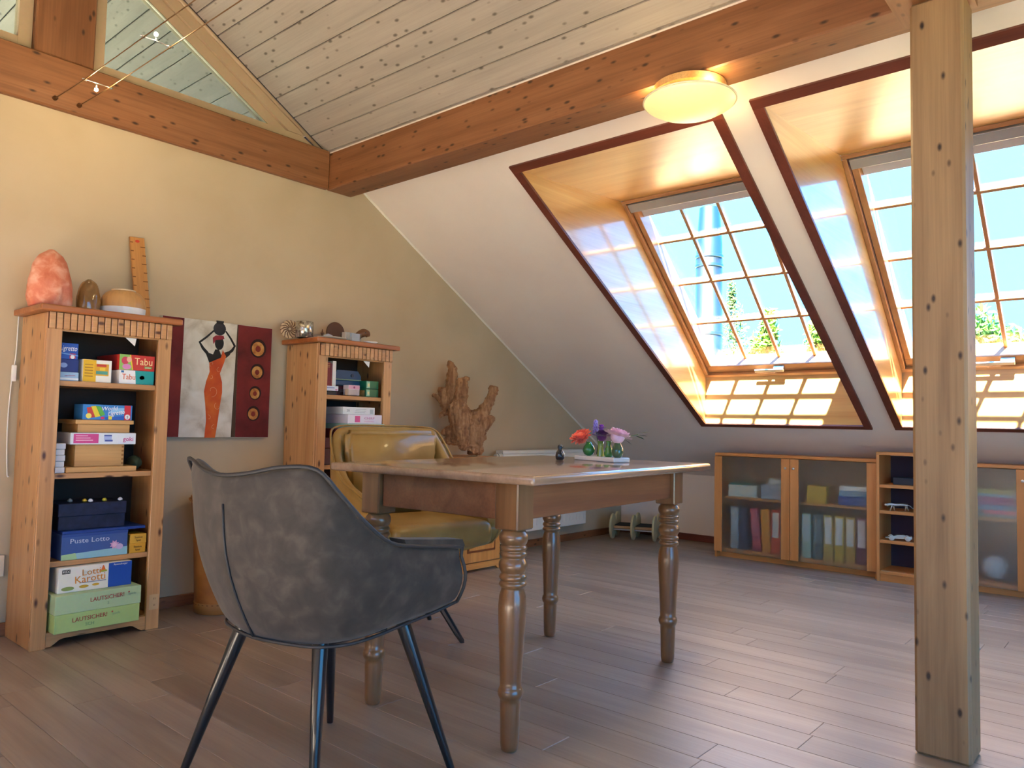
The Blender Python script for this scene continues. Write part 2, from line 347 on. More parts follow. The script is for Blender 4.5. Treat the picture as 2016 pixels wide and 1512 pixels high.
# triangular gable windows
def gable_window(n, fx, label):
    root = thing('window_%d' % n, label, 'window', (0, 0, 0), kind='structure')
    f = lambda y0: (lambda u, v, w_: (fx(u), y0+w_, v))
    xl = 1.264; zb = 2.499
    def rf(x, off): return roof(x)-off*L_
    def xat(z, off): return 2.829+(2.317-off*L_-z)/.6031
    # casing: left stile, bottom rail, raking rail (outer), inner sash line, bead
    P('stile', prism(NB(), [(xl, zb), (xl+.052, zb), (xl+.052, rf(xl+.052, .02)), (xl, rf(xl, .02))], .06, f(YG+.02)), gframe_m, root)
    P('bottom_rail', prism(NB(), [(xl+.0525, zb), (2.49, zb), (xat(zb+.052, .03), zb+.052), (xl+.0525, zb+.052)], .06, f(YG+.02)), gframe_m, root)
    a, b = .018, .075
    P('raking_rail', prism(NB(), [(xl+.0525, rf(xl+.0525, b)), (xat(zb+.0525, b), zb+.0525), (xat(zb+.0525, a), zb+.0525), (xl+.0525, rf(xl+.0525, a))], .06, f(YG+.015)), gframe_m, root)
    a, b = .077, .135
    P('raking_sash', prism(NB(), [(xl+.0525, rf(xl+.0525, b)), (xat(zb+.0525, b), zb+.0525), (xat(zb+.0525, a), zb+.0525), (xl+.0525, rf(xl+.0525, a))], .05, f(YG+.03)), gframe_m, root)
    bm = NB(); tube(bm, [(fx(xl+.01), YG+.008, rf(xl+.01, .012)), (fx(2.5), YG+.008, rf(2.5, .012))], .011, 10); P('bead', bm, gframe_m, root, True)
    bm = NB(); tube(bm, [(fx(xl+.053), YG+.036, rf(xl+.053, .141)), (fx(xat(zb+.056, .141)), YG+.036, zb+.056)], .006, 8); P('glazing_bead', bm, mat('pale bead', '#C9D0C4', .3), root, True)
    P('glass_pane', prism(NB(), [(xl+.05, zb+.05), (xat(zb+.05, .13), zb+.05), (xl+.05, rf(xl+.05, .13))], .004, f(YG+.05)), gable_glass, root)
gable_window(3, lambda x: x, 'triangular window above the beam beside the plank ceiling, beige frame')
gable_window(4, lambda x: 2*XR-x+.004, 'triangular window beyond the short vertical post, beige frame')
# next room behind the glazing: unseen end wall and slab added to block light
S('light_block_wall', prism(NB(), [(XL, 2.05), (1.0, 2.05), (1.0, 2.9), (1.9, 2.9), (1.9, 2.05), (XK, 2.05), (XK, 2.06), (2.6, roof(2.6)), (XR, ZR), (-.3, roof(-.3)), (XL, 2.06)], .1, lambda u, v, w_: (u, YG+3.3+w_, v)), plaster_s)
S('light_block_slab', bx((XL-.2, YG+.21, 2.0), (XK+.2, YG+3.4, 2.05)), plaster_s)

# skylights
AW = math.atan2(2.321-1.302, 5.06-3.898); TL = math.hypot(5.06-3.898, 2.321-1.302)
def skylight(n, ys, fx, label):
    root = thing('window_%d' % n, label, 'window', (0, 0, 0), kind='structure')
    y0, y1 = ys; sgn = 1 if fx(1) == 1 else -1
    ct, st = math.cos(AW), math.sin(AW)
    def g(t, y, n_):                                # window plane: t down from the top, n outward
        return (fx(3.898+t*ct+n_*st), y, 2.321-t*st+n_*ct)
    def wbox(t0, t1, ya, yb, n0, n1):
        bm = NB(); vs = [bm.verts.new(g(t, y, n_)) for t in (t0, t1) for y in (ya, yb) for n_ in (n0, n1)]
        for f in ((0, 1, 3, 2), (4, 6, 7, 5), (0, 4, 5, 1), (2, 3, 7, 6), (0, 2, 6, 4), (1, 5, 7, 3)): bm.faces.new([vs[i] for i in f])
        bmesh.ops.bevel(bm, geom=list(bm.edges), offset=.002, segments=1, affect='EDGES'); return bm
    # lining boards
    th = .016
    side = [(XT, roof(XT)), (3.898, 2.321), (5.06, 1.302), (XB, roof(XB))]
    for ya, yb in ((y0-th, y0), (y1, y1+th)):
        P('lining_board', prism(NB(), side, th, lambda u, v, w_, ya=ya: (fx(u), ya+w_, v)), lining_m['X'], root)
    P('lining_board', prism(NB(), [(XT, roof(XT)), (3.898, 2.321), (3.898, 2.321+th), (XT, roof(XT)+th)], y1-y0, lambda u, v, w_: (fx(u), y0+w_, v)), lining_m['Y'], root)
    P('lining_board', prism(NB(), [(XB, roof(XB)), (5.06, 1.302), (5.06+th, 1.302), (XB+th, roof(XB))], y1-y0, lambda u, v, w_: (fx(u), y0+w_, v)), lining_m['Y'], root)
    # dark casing boards on the slope
    cb = .046; tk = .012
    def sl(u, y, n_): return (fx(u-nx*n_*1.0), y, roof(u)-nz*n_)
    def casing(ua, ub, ya, yb, m):
        bm = NB(); vs = [bm.verts.new(sl(u, y, n_)) for u in (ua, ub) for y in (ya, yb) for n_ in (-.002, tk)]
        for f in ((0, 1, 3, 2), (4, 6, 7, 5), (0, 4, 5, 1), (2, 3, 7, 6), (0, 2, 6, 4), (1, 5, 7, 3)): bm.faces.new([vs[i] for i in f])
        P('casing_board', bm, m, root)
    casing(XT-.040, XT, y0-cb, y1+cb, trim_m['Y']); casing(XB, XB+.030, y0-cb, y1+cb, trim_m['Y'])
    casing(XT+.0005, XB-.0005, y0-cb, y0, trim_m['X']); casing(XT+.0005, XB-.0005, y1, y1+cb, trim_m['X'])
    # frame, sash
    fr = .024
    def ring(nm, m_, i, wd, n0, n1, wb=None):
        wb = wb or wd
        fo = nm
        P(fo+'_rail', wbox(i, i+wd, y0+i, y1-i, n0, n1), m_['Y'], root); P(fo+'_rail', wbox(TL-i-wb, TL-i, y0+i, y1-i, n0, n1), m_['Y'], root)
        P(fo+'_stile', wbox(i+wd+.0005, TL-i-wb-.0005, y0+i, y0+i+wd, n0, n1), m_['X'], root); P(fo+'_stile', wbox(i+wd+.0005, TL-i-wb-.0005, y1-i-wd, y1-i, n0, n1), m_['X'], root)
    ring('frame', sash_m, 0, fr, -.004, .16)
    ring('sash', sash_m, fr+.004, .034, .018, .13, .06)
    gi = fr+.004+.034; gb = fr+.004+.06
    P('glass_pane', wbox(gi-.005, TL-gb+.005, y0+gi-.005, y1-gi+.005, .112, .118), glass, root)
    ya, yb = y0+gi, y1-gi; ta, tb = gi, TL-gb
    ta = TL-gb-4*.351
    for k in (1, 2, 3):
        y = ya+(yb-ya)*k/4; P('glazing_bar', wbox(max(ta, gi), tb, y-.010, y+.010, .088, .111), sash_m['X'], root)
        t = ta+(tb-ta)*k/4; P('glazing_bar', wbox(t-.010, t+.010, ya, yb, .086, .1105), sash_m['Y'], root)
    # roller blind cassette and hem at the head
    b = P('blind_cassette', wbox(fr+.006, fr+.062, y0+fr+.012, y1-fr-.012, -.012, .017), alu, root)
    P('blind_hem', wbox(gi+.02, gi+.11, y0+gi, y1-gi, .060, .085), mat('blind cloth', '#C4C4CC', .7), root)
    # handle
    yc = (y0+y1)/2+.05
    h = P('handle', wbox(TL-.075, TL-.052, yc-.10, yc+.10, -.022, -.010), metal, root)
    P('handle_mount', wbox(TL-.078, TL-.05, yc-.10, yc-.03, -.010, .018), metal, h)
    # light portal in the opening helps sampling of the sky only
    pd = bpy.data.lights.new('portal', 'AREA'); pd.shape = 'RECTANGLE'; pd.size = TL; pd.size_y = y1-y0; pd.cycles.is_portal = True
    po = bpy.data.objects.new('skylight_portal', pd); COL.objects.link(po)
    po.location = Vector(g(TL/2, (y0+y1)/2, .2)); nn = Vector((fx(st)-fx(0), 0, ct)); po.rotation_euler = nn.to_track_quat('Z', 'Y').to_euler()
    tdir = Vector(g(1, 0, 0))-Vector(g(0, 0, 0)); M = Matrix((tdir.normalized(), Vector((0, 1, 0)), tdir.normalized().cross(Vector((0, 1, 0))))).transposed()
    if M.col[2].dot(nn) < 0: M = Matrix((tdir.normalized(), Vector((0, -1, 0)), tdir.normalized().cross(Vector((0, -1, 0))))).transposed()
    po.rotation_euler = M.to_euler()
skylight(1, WIN_R[0], lambda x: x, 'skylight with glazing bars nearest the gable wall, steel flue behind it')
skylight(2, WIN_R[1], lambda x: x, 'skylight with glazing bars partly hidden by the free standing post')
skylight(5, WIN_R[2], lambda x: x, 'third skylight on the window side of the roof')
skylight(6, WIN_L[0], mir, 'skylight on the opposite roof side by the gable wall')
skylight(7, WIN_L[1], mir, 'middle skylight on the opposite roof side')
skylight(9, WIN_L[2], mir, 'skylight on the opposite roof side near the back wall')

# outdoors
S('ground', bx((-60, -60, -3.2), (90, 70, -3)), mottled('garden', ['#4c5238', '#5e6248'], 1.5, .9))
flue = thing('chimney_flue', 'stainless steel chimney flue outside the skylight', 'flue', (8.2, 4.05, -3))
ss = mat('stainless flue', '#5f6f7c', .32, 1)
P('pipe', lathe(NB(), [(.155, 0), (.155, 5.98)], 32), ss, flue, True)
P('cap', lathe(NB(), [(.150, 5.981), (.150, 6.12), (.125, 6.45), (.118, 6.56), (.10, 6.56)], 32), ss, flue, 'auto')
for z in (3.9, 5.05, 5.86, 5.97): P('clamp_ring', lathe(NB(), [(.1555, z-.02), (.163, z-.014), (.163, z+.014), (.1555, z+.02)], 32), ss, flue, 'auto')

def leaf_cloud(rng, blobs, n, size):
    bm = NB()
    for _ in range(n):
        c, r = rng.choice(blobs)
        d = Vector((rng.gauss(0, 1), rng.gauss(0, 1), rng.gauss(0, 1))).normalized()*(rng.random()**.45)
        p = Vector(c)+Vector((d.x*r[0], d.y*r[1], d.z*r[2])); a = Vector((rng.gauss(0, 1), rng.gauss(0, 1), rng.gauss(0, 1))).normalized(); b_ = a.orthogonal().normalized(); s = size*rng.uniform(.6, 1.3)
        bm.faces.new([bm.verts.new(p+v) for v in (a*s, b_*s*.45, -a*s, -b_*s*.45)])
    return bm
def leaf_mat(nm, c): 
    m = bpy.data.materials.new(nm); m.use_nodes = True; nt = m.node_tree; N = nt.nodes; L = nt.links
    b = N['Principled BSDF']; b.inputs['Roughness'].default_value = .6
    tr = N.new('ShaderNodeBsdfTranslucent'); mx = N.new('ShaderNodeMixShader'); mx.inputs[0].default_value = .5
    nz = N.new('ShaderNodeTexNoise'); nz.inputs['Scale'].default_value = 2.5; tc = N.new('ShaderNodeTexCoord'); L.new(tc.outputs['Object'], nz.inputs['Vector'])
    r = ramp(N, [(.35, c[0]), (.65, c[1])]); L.new(nz.outputs['Fac'], r.inputs[0]); L.new(r.outputs[0], b.inputs['Base Color']); L.new(r.outputs[0], tr.inputs[0])
    L.new(b.outputs[0], mx.inputs[1]); L.new(tr.outputs[0], mx.inputs[2]); L.new(mx.outputs[0], N['Material Output'].inputs[0]); return m
bark = mottled('bark', ['#5a4a38', '#7d6a52'], 10, .9, stretch=(1, 1, .2))
lf1 = leaf_mat('leaf birch', ('#3c5628', '#66803f')); lf2 = leaf_mat('leaf lime', ('#46661c', '#7a9634')); lf3 = leaf_mat('leaf maple', ('#2c5220', '#5a8234'))
def tree(label, loc, blobs, n, size, m, seed, rt_=.12):
    t = thing('tree', label, 'tree', loc, group='trees outside the skylights')
    top = max(c[2] for c, r in blobs)
    bm = NB(); tube(bm, [(0, 0, 0), (.05, .03, top*.5), (-.03, .04, top)], [rt_, rt_*.7, .02], 8); P('trunk', bm, bark, t, True)
    o = P('foliage', leaf_cloud(random.Random(seed), blobs, n, size), m, t); o['kind'] = 'stuff'
tree('slender birch outside beside the steel flue', (19, 8.62, -2.4), [((0, .1, 6.9), (.12, .13, .5)), ((0, .05, 6.3), (.25, .3, .6)), ((0, -.05, 5.7), (.4, .45, .6)), ((0, -.1, 5.0), (.6, .55, .6)), ((0, -.1, 4.0), (.9, .8, 1))], 2600, .055, lf1, 1, .07)
tree('bushy lime green tree with tall shoots outside the first skylight', (14.2, 5.75, -3), [((0, .0, 5.9), (.2, .16, .45)), ((0, .1, 5.5), (.4, .3, .4)), ((0, .5, 5.1), (.5, .6, .45)), ((0, -.25, 5.1), (.5, .25, .4)), ((0, .2, 4.3), (.9, 1.0, .8))], 2200, .085, lf2, 2)
tree('low round lime green tree outside the casing of the first skylight', (16, 5.45, -3), [((0, 0, 5.9), (.35, .25, .45)), ((0, -.3, 5.8), (.35, .3, .6)), ((0, 0, 5.1), (.7, .55, .6))], 1600, .08, lf2, 3)
tree('broad maple crown outside the skylight behind the post', (16, 2.5, -3), [((0, .15, 5.9), (.6, .5, .45)), ((0, -.2, 5.5), (.7, .6, .5)), ((0, -.75, 5.3), (.5, .4, .35)), ((0, .5, 5.2), (.8, .6, .8)), ((0, 0, 4.3), (1, 1.2, 1))], 3200, .085, lf3, 4)
# ------------------------------------------------------------------ table
TH = R(4.4); ZT = .785
tbl = thing('dining_table', 'brown wooden table with turned legs in the middle of the room', 'table', (2.167, 1.744, 0), TH)
ttop = wood('table top oak', '#8A6C56', '#A08068', 'X', 1, .22, 0, coat=1, grain=.3, bump=.03)
tleg = wood('table leg oak', '#6A4428', '#86603E', 'Z', 1, .3, 0, coat=.5, grain=.35)
tapr = wood('table apron', '#74452C', '#90603F', 'X', 1, .42, .25, '#3b1f12', grain=.4)
P('tabletop', bx((-.625, -.415, ZT-.027), (.625, .415, ZT), .009, 3), ttop, tbl, 'auto')
prof = [(.021, 0), (.024, .004), (.0265, .02), (.0295, .135), (.0295, .146), (.033, .150), (.0365, .160), (.0365, .168), (.033, .178), (.0305, .181), (.0315, .20), (.036, .30), (.0395, .37), (.0405, .41), (.0385, .44), (.033, .458), (.0325, .464),
        (.037, .467), (.0405, .474), (.037, .481), (.0335, .484), (.037, .487), (.0405, .494), (.037, .501), (.0335, .504), (.035, .508), (.0405, .518), (.0418, .527), (.0405, .537), (.0345, .547), (.0335, .551), (.037, .554), (.0405, .560), (.037, .566), (.0335, .569), (.037, .572), (.0405, .578), (.037, .584), (.0335, .587), (.0375, .590), (.042, .601), (.0428, .609), (.041, .618), (.035, .626), (.033, .6305)]
prof = [(r, z*.985) for r, z in prof]
for sx in (-1, 1):
    for sy in (-1, 1):
        c = (sx*.525, sy*.28, 0)
        lg = P('leg', lathe(NB(), prof, 28, c), tleg, tbl, True)
        P('leg_block', bx((c[0]-.041, c[1]-.041, .622), (c[0]+.041, c[1]+.041, ZT-.0275), .004), tleg, lg)
for sy in (-1, 1): P('apron', bx((-.483, sy*.28-.012+sy*.012, .648), (.483, sy*.28+.012+sy*.012, ZT-.0275), .002), tapr, tbl)
for sx in (-1, 1): P('apron', bx((sx*.525-.012+sx*.012, -.238, .648), (sx*.525+.012+sx*.012, .238, ZT-.0275), .002), tapr, tbl)

# ------------------------------------------------------------------ tub chair shell
def tub(parent, half, zc, mat_, pipe_mat, nrow=7, thick=.035, flare=.012, name='shell', seam_i=None, closed_bottom=True):
    """half: list of (x, y, zrim, xb, yb, zb) from the right front to the back centre; mirrored to the left"""
    full = half + [(x, -y, zr, xb, -yb, zb) for x, y, zr, xb, yb, zb in half[-2::-1]]
    rim = catmull([(f[0], f[1], f[2]) for f in full], 4); bot = catmull([(f[3], f[4], f[5]) for f in full], 4)
    bm = NB(); grid = []
    for a, b in zip(rim, bot):
        col = []
        for j in range(nrow+1):
            t = j/nrow; e = t**1.35
            p = a.lerp(b, e); p.z = a.z+(b.z-a.z)*(t**.9)
            outn = Vector((p.x, p.y, 0)); outn = outn.normalized() if outn.length > 1e-5 else Vector()
            p += outn*(.022*math.sin(math.pi*t))
            if t < .12: p += outn*flare*(1-t/.12)
            col.append(bm.verts.new(p))
        if closed_bottom:
            for k_, zz in ((.55, zc), (0, zc-.005)): col.append(bm.verts.new((b.x*.9+.0, b.y*k_, zz)))
        grid.append(col)
    for c0, c1 in zip(grid, grid[1:]):
        for j in range(len(c0)-1):
            try: bm.faces.new((c0[j], c1[j], c1[j+1], c0[j+1]))
            except ValueError: pass
    bmesh.ops.remove_doubles(bm, verts=bm.verts, dist=1e-4)
    rimpts = [g[0].co.copy() for g in grid if g[0].is_valid]; botpts = [g[nrow].co.copy() for g in grid if g[nrow].is_valid]
    front = [v.co.copy() for v in grid[0][:nrow+1] if v.is_valid]; front2 = [v.co.copy() for v in grid[-1][:nrow+1] if v.is_valid]
    seams = [[v.co.copy() for v in grid[i*4][:nrow+1] if v.is_valid] for i in (seam_i or [])]
    sh = P(name, bm, mat_, parent, True)
    so_ = sh.modifiers.new('sol', 'SOLIDIFY'); so_.thickness = thick; so_.offset = -1
    sh.modifiers.new('sub', 'SUBSURF').render_levels = 2; sh.modifiers['sub'].levels = 1
    off = lambda p, k=.002: p+Vector((p.x, p.y, 0)).normalized()*k
    for nm, pts, r in [('piping', rimpts, .005), ('piping', front, .005), ('piping', front2, .005), ('piping', botpts, .004)]+[('seam', sm[1:], .003) for sm in seams]:
        b2 = NB(); tube(b2, [off(p) for p in pts], r, 6); P(nm, b2, pipe_mat, sh, True)
    return sh, full

grey = mottled('grey suede', ['#231F1C', '#302A26', '#423B35'], 22, .8, 5, .06, sheen=.12)
greyp = mat('grey piping', '#2b2a2c', .6)
ch = thing('tub_chair', 'grey suede tub armchair with black tapered legs beside the table end', 'chair', (1.222, 1.705, 0), R(5))
half = [(.188, -.297, .597, .205, -.285, .448), (.11, -.300, .607, .12, -.272, .430), (.02, -.300, .618, .02, -.255, .414), (-.07, -.296, .637, -.05, -.245, .403), (-.14, -.288, .690, -.11, -.23, .396), (-.20, -.273, .755, -.15, -.205, .393), (-.245, -.245, .812, -.18, -.17, .392), (-.278, -.17, .815, -.20, -.11, .392), (-.303, -.08, .797, -.213, -.05, .392), (-.313, 0, .790, -.217, 0, .392)]
tub(ch, half, .384, grey, greyp, seam_i=[9])
cu = P('seat_cushion', bx((-.15, -.222, .412), (.215, .222, .480), .026, 3), grey, ch, True); cu.modifiers.new('s', 'SUBSURF')
for s_y in (-1, 1):
    P('arm_pad', prism(NB(), [(-.02, .620), (.19, .592), (.20, .600), (.19, .617), (-.03, .640)], .052, lambda u, v, w, k=s_y: (u, k*(.262+w), v)), grey, ch)
P('swivel_plate', bx((-.12, -.12, .360), (.12, .12, .3785), .004), black, ch)
rb = R(25)
feet = [(1.462, 1.452), (1.432, 1.950), (1.06, 1.50), (.95, 1.915)]
inv = Matrix.Rotation(R(-5), 4, 'Z')
for fx_, fy_ in feet:
    d = inv @ Vector((fx_-1.222, fy_-1.705, 0)); tp = d*.60; 
    bm = NB(); tube(bm, [(d.x, d.y, .0), (d.x*.995+tp.x*.005, d.y*.995+tp.y*.005, .004), (tp.x, tp.y, .385)], [.009, .010, .020], 16); P('leg', bm, black, ch, 'auto')

# ------------------------------------------------------------------ mustard armchair
must = mottled('mustard leather', ['#80602C', '#94723A', '#A2824A'], 5, .42, 4, .05, coat=.15)
mustp = mat('mustard piping', '#8a6a2e', .5)
ac = thing('leather_armchair', 'mustard yellow leather armchair with a black star base behind the table', 'armchair', (2.30, 2.58, 0), R(-101))
half = [(.27, -.285, .52, .26, -.26, .40), (.20, -.305, .575, .2, -.27, .385), (.08, -.315, .625, .1, -.27, .38), (-.04, -.318, .665, 0, -.26, .38), (-.14, -.316, .74, -.1, -.24, .38), (-.22, -.300, .84, -.17, -.22, .38), (-.262, -.262, .895, -.2, -.18, .38), (-.275, -.13, .905, -.21, -.08, .38), (-.278, 0, .905, -.212, 0, .38)]
tub(ac, half, .365, must, must, thick=.05, flare=.0, seam_i=[])
bm = NB(); prism(bm, [(-.17, .47), (.17, .47), (.20, .60), (.245, .80), (.235, .885), (-.235, .885), (-.245, .80), (-.20, .60)], .075, lambda u, v, w: (-.245+w, u, v)); bmesh.ops.bevel(bm, geom=list(bm.edges), offset=.022, segments=3, affect='EDGES')
P('back_pad', bm, must, ac, True)
b = P('seat_cushion', bx((-.17, -.255, .385), (.305, .255, .505), .05, 5), must, ac, True); b.modifiers.new('s', 'SUBSURF')
P('base_column', lathe(NB(), [(.03, .20), (.03, .355), (.09, .3625)], 20), black, ac, 'auto')
inv = Matrix.Rotation(R(101), 4, 'Z'); c0 = Vector((2.30, 2.58, 0))
for k in range(4):
    a = math.atan2(-.263, .107)+k*math.pi/2
    d = inv @ (Vector((2.214+.284*math.cos(a), 2.523+.284*math.sin(a), 0))-c0); q = inv @ (Vector((2.214+.02*math.cos(a), 2.523+.02*math.sin(a), 0))-c0)*.5
    bm = NB(); tube(bm, [(q.x, q.y, .345), (d.x*.9+q.x*.1, d.y*.9+q.y*.1, .036), (d.x, d.y, .006), (d.x, d.y, 0)], [.020, .013, .011, .010], 8); P('leg', bm, black, ac, 'auto')

# ------------------------------------------------------------------ pine bookcases
def bookcase(label, x0, x1, nd):
    o = thing('bookcase', label, 'bookcase', (x0, 3.35, 0)); W = x1-x0; D = .305
    pz, px_ = pine_m['Z'], pine_m['X']
    P('side_panel', bx((0, .02, 0), (.02, D, 1.335), .002), pz, o); P('side_panel', bx((W-.02, .02, 0), (W, D, 1.335), .002), pz, o)
    P('stile', bx((0, 0, 0), (.056, .0195, 1.335), .002), pz, o); P('stile', bx((W-.056, 0, 0), (W, .0195, 1.335), .002), pz, o)
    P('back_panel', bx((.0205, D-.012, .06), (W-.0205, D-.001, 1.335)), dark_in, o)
    P('top_board', bx((-.035, -.030, 1.3355), (W+.035, D+.005, 1.362), .006, 2), wood('honey pine top', '#8F4F28', '#B06B38', 'X', 1, .4, .4, '#4a2510', coat=.2), o)
    P('head_rail', bx((.0565, .006, 1.262), (W-.0565, .0195, 1.335)), px_, o)
    w_ = (W-.004)/nd
    for i in range(nd): P('dentil_block', bx((.002+i*w_+.0018, -.012, 1.268), (.002+(i+1)*w_-.0018, -.0003, 1.3345), .0025), px_, o)
    P('dentil_backing', bx((.001, -.0045, 1.2685), (W-.001, -.0002, 1.334)), mat('groove', '#5a2c12', .7), o)
    for z in (1.063, .687, .335): P('shelf', bx((.0205, .022, z-.022), (W-.0205, D-.0125, z), .002), px_, o)
    P('shelf', bx((.0205, .022, .042), (W-.0205, D-.0125, .062), .002), px_, o)
    ap = [(.0565, .0415), (.0565, .0)]+[(.0565+.03*math.sin(t)**2+.0, .0) for t in ()]
    n = 24; top = .0605; pts = [(.0565, top)]
    for i in range(n+1):
        t = i/n; e = min(t, 1-t); z = .004 if e < .05 else (.004+.026*min(1, (e-.05)/.09))
        pts.append((.0565+(W-.113)*t, z))
    pts.append((W-.0565, top))
    P('apron', prism(NB(), pts, .014, lambda u, v, w: (u, .004+w, v)), px_, o)
    P('paper_corner', prism(NB(), [(W*.62, 1.2615), (W*.71, 1.2615), (W*.70, 1.228)], .002, lambda u, v, w: (u, .021+w, v)), white, o)
    return o
B1 = bookcase('tall pine bookcase full of game boxes left of the painting', 1.035, 1.532, 19)
lab_ = P('paper_label', bx((.452, -.0006, .085), (.492, -.0001, .150)), mat('worn paper', '#C9A982', .8), B1)
for k in range(4): P('pen_mark', bx((.470+.006*(k % 2), -.0010, .128-.028*(k//2)), (.4715+.006*(k % 2), -.0006, .136-.028*(k//2))), mat('pen', '#4a3626', .8), lab_)
B2 = bookcase('tall pine bookcase right of the painting behind the mustard armchair', 2.312, 2.805, 18)

# low pine cabinet with a panelled door under the driftwood
lc = thing('low_cabinet', 'small pine cabinet with a panelled door beneath the driftwood', 'cabinet', (3.325, 3.275, 0))
lm = {a: wood('orange pine '+a, '#C07A35', '#DB9A50', a, 1, .4, .3, '#6a3516', coat=.2) for a in 'XZ'}
P('body', bx((0, .02, .055), (.38, .37, .69), .003), lm['Z'], lc)
P('top_board', bx((-.015, -.012, .6905), (.395, .375, .714), .004), lm['X'], lc)
d = P('door', bx((.012, .0, .06), (.368, .0195, .68), .002), lm['Z'], lc)
P('door_panel', bx((.075, -.006, .135), (.305, -.0005, .61), .005), lm['Z'], d)
for a, b in (((.062, -.004, .122), (.0745, -.0004, .623)), ((.3055, -.004, .122), (.318, -.0004, .623)), ((.0748, -.004, .122), (.3052, -.0004, .1345)), ((.0748, -.004, .6105), (.3052, -.0004, .623))): P('panel_moulding', bx(a, b), mat('groove brown', '#7a4018', .6), d)
P('plinth', prism(NB(), [(0, .0545), (0, 0), (.03, 0), (.05, .018), (.33, .018), (.35, 0), (.38, 0), (.38, .0545)], .018, lambda u, v, w: (u, -.002+w, v)), lm['X'], lc)
for xx in (0, .36): P('foot', bx((xx, .3, 0), (xx+.02, .37, .0545)), lm['Z'], lc)

# ------------------------------------------------------------------ driftwood
dw = thing('driftwood_sculpture', 'weathered brown driftwood root standing on the small pine cabinet', 'sculpture', (3.515, 3.46, .7146), R(-46))
drift = mottled('driftwood', ['#6E482C', '#946A46', '#B08860'], 16, .8, 7, .5, stretch=(2.2, 2.2, .35), dist=1.2)
bm = NB(); U = .000477
def z2(X, Y): return ((X-640)*U, (1432-Y)*U)
def limb(pts, dy=(0, 0)):
    P_ = []
    for i, (X, Y, r) in enumerate(pts): a, b = z2(X, Y); t = i/(len(pts)-1); P_.append((a, dy[0]*(1-t)+dy[1]*t, max(b, r*U*.62+.004)))
    cr = catmull(P_, 4); rs = []
    for i in range(len(cr)): q = i/4; k = min(int(q), len(pts)-2); f = q-k; rs.append(U*(pts[k][2]*(1-f)+pts[k+1][2]*f)*(1+.05*math.sin(i*2.7)))
    tube(bm, cr, rs, 12)
limb([(640, 1405, 240), (640, 1330, 225), (660, 1180, 215), (640, 1000, 190), (560, 820, 150), (500, 690, 100)], (.02, .02))
limb([(470, 790, 80), (450, 620, 72), (460, 400, 70), (470, 250, 66), (430, 170, 34), (420, 128, 10)], (.0, .01))
limb([(560, 740, 110), (600, 560, 90), (605, 430, 78), (610, 385, 60)], (-.02, -.01)); limb([(600, 420, 40), (650, 375, 34), (705, 372, 18)], (-.01, -.02))
limb([(520, 720, 110), (560, 800, 130), (600, 960, 118), (630, 1120, 92), (648, 1230, 76), (650, 1300, 62), (648, 1330, 30)], (-.05, -.105))
limb([(440, 800, 90), (380, 680, 78), (345, 560, 64), (340, 505, 52)], (0, .01)); limb([(380, 720, 60), (290, 650, 34), (205, 592, 14)], (0, .0)); limb([(420, 830, 50), (340, 860, 34), (312, 915, 10)])
limb([(520, 1130, 100), (420, 1100, 70), (340, 1130, 22)], (.0, .02)); limb([(520, 1200, 90), (400, 1230, 40), (352, 1242, 16)], (0, .02))
limb([(760, 1050, 150), (790, 930, 140), (880, 860, 95), (980, 690, 66), (1030, 560, 62), (1045, 500, 66), (1050, 470, 50)], (.02, .05))
limb([(760, 1180, 150), (880, 1020, 110), (1000, 930, 66), (1060, 905, 30)], (.01, .03)); limb([(800, 1250, 120), (890, 1170, 62), (945, 1200, 16)], (.0, .03)); limb([(740, 1330, 150), (840, 1350, 90), (880, 1400, 40)], (0, .02))
for v_ in bm.verts: v_.co.z = max(v_.co.z, .012)
o = P('driftwood', bm, drift, dw, True)
rm = o.modifiers.new('r', 'REMESH'); rm.mode = 'VOXEL'; rm.voxel_size = .0045; rm.use_smooth_shade = True
tx = bpy.data.textures.new('driftnoise', 'MUSGRAVE' if hasattr(bpy.types, 'MusgraveTexture') else 'CLOUDS'); 
try: tx.noise_scale = .02
except Exception: pass
dm = o.modifiers.new('d', 'DISPLACE'); dm.texture = tx; dm.strength = .005; dm.mid_level = .5; dm.texture_coords = 'LOCAL'

# ------------------------------------------------------------------ radiator
rd = thing('panel_radiator', 'white panel radiator on the gable wall behind the table', 'radiator', (3.975, 3.565, .14))
rw = mat('radiator enamel', '#E6E4DA', .35)
P('panel', bx((.06, 0, 0), (1.09, .07, .575), .006, 2), rw, rd)
P('top_grille', bx((.055, -.003, .5755), (1.095, .073, .60), .004), rw, rd)
for i in range(22): P('rib', bx((.085+i*.0455, -.0035, .04), (.100+i*.0455, -.0002, .535), .0015), rw, rd)
for xx in (.2, .95): P('wall_bracket', bx((xx, .0702, .1), (xx+.04, .1145, .5)), rw, rd)
v = P('valve', lathe(NB(), [(.014, 0), (.020, .004), (.020, .045), (.023, .048), (.023, .056)], 20, (-.006, .02, .56), 'X'), mat('valve head', '#CFCabc', .4), rd, 'auto')
P('valve_ring', lathe(NB(), [(.0215, .016), (.0215, .02)], 20, (-.006, .02, .56), 'X'), black, v)

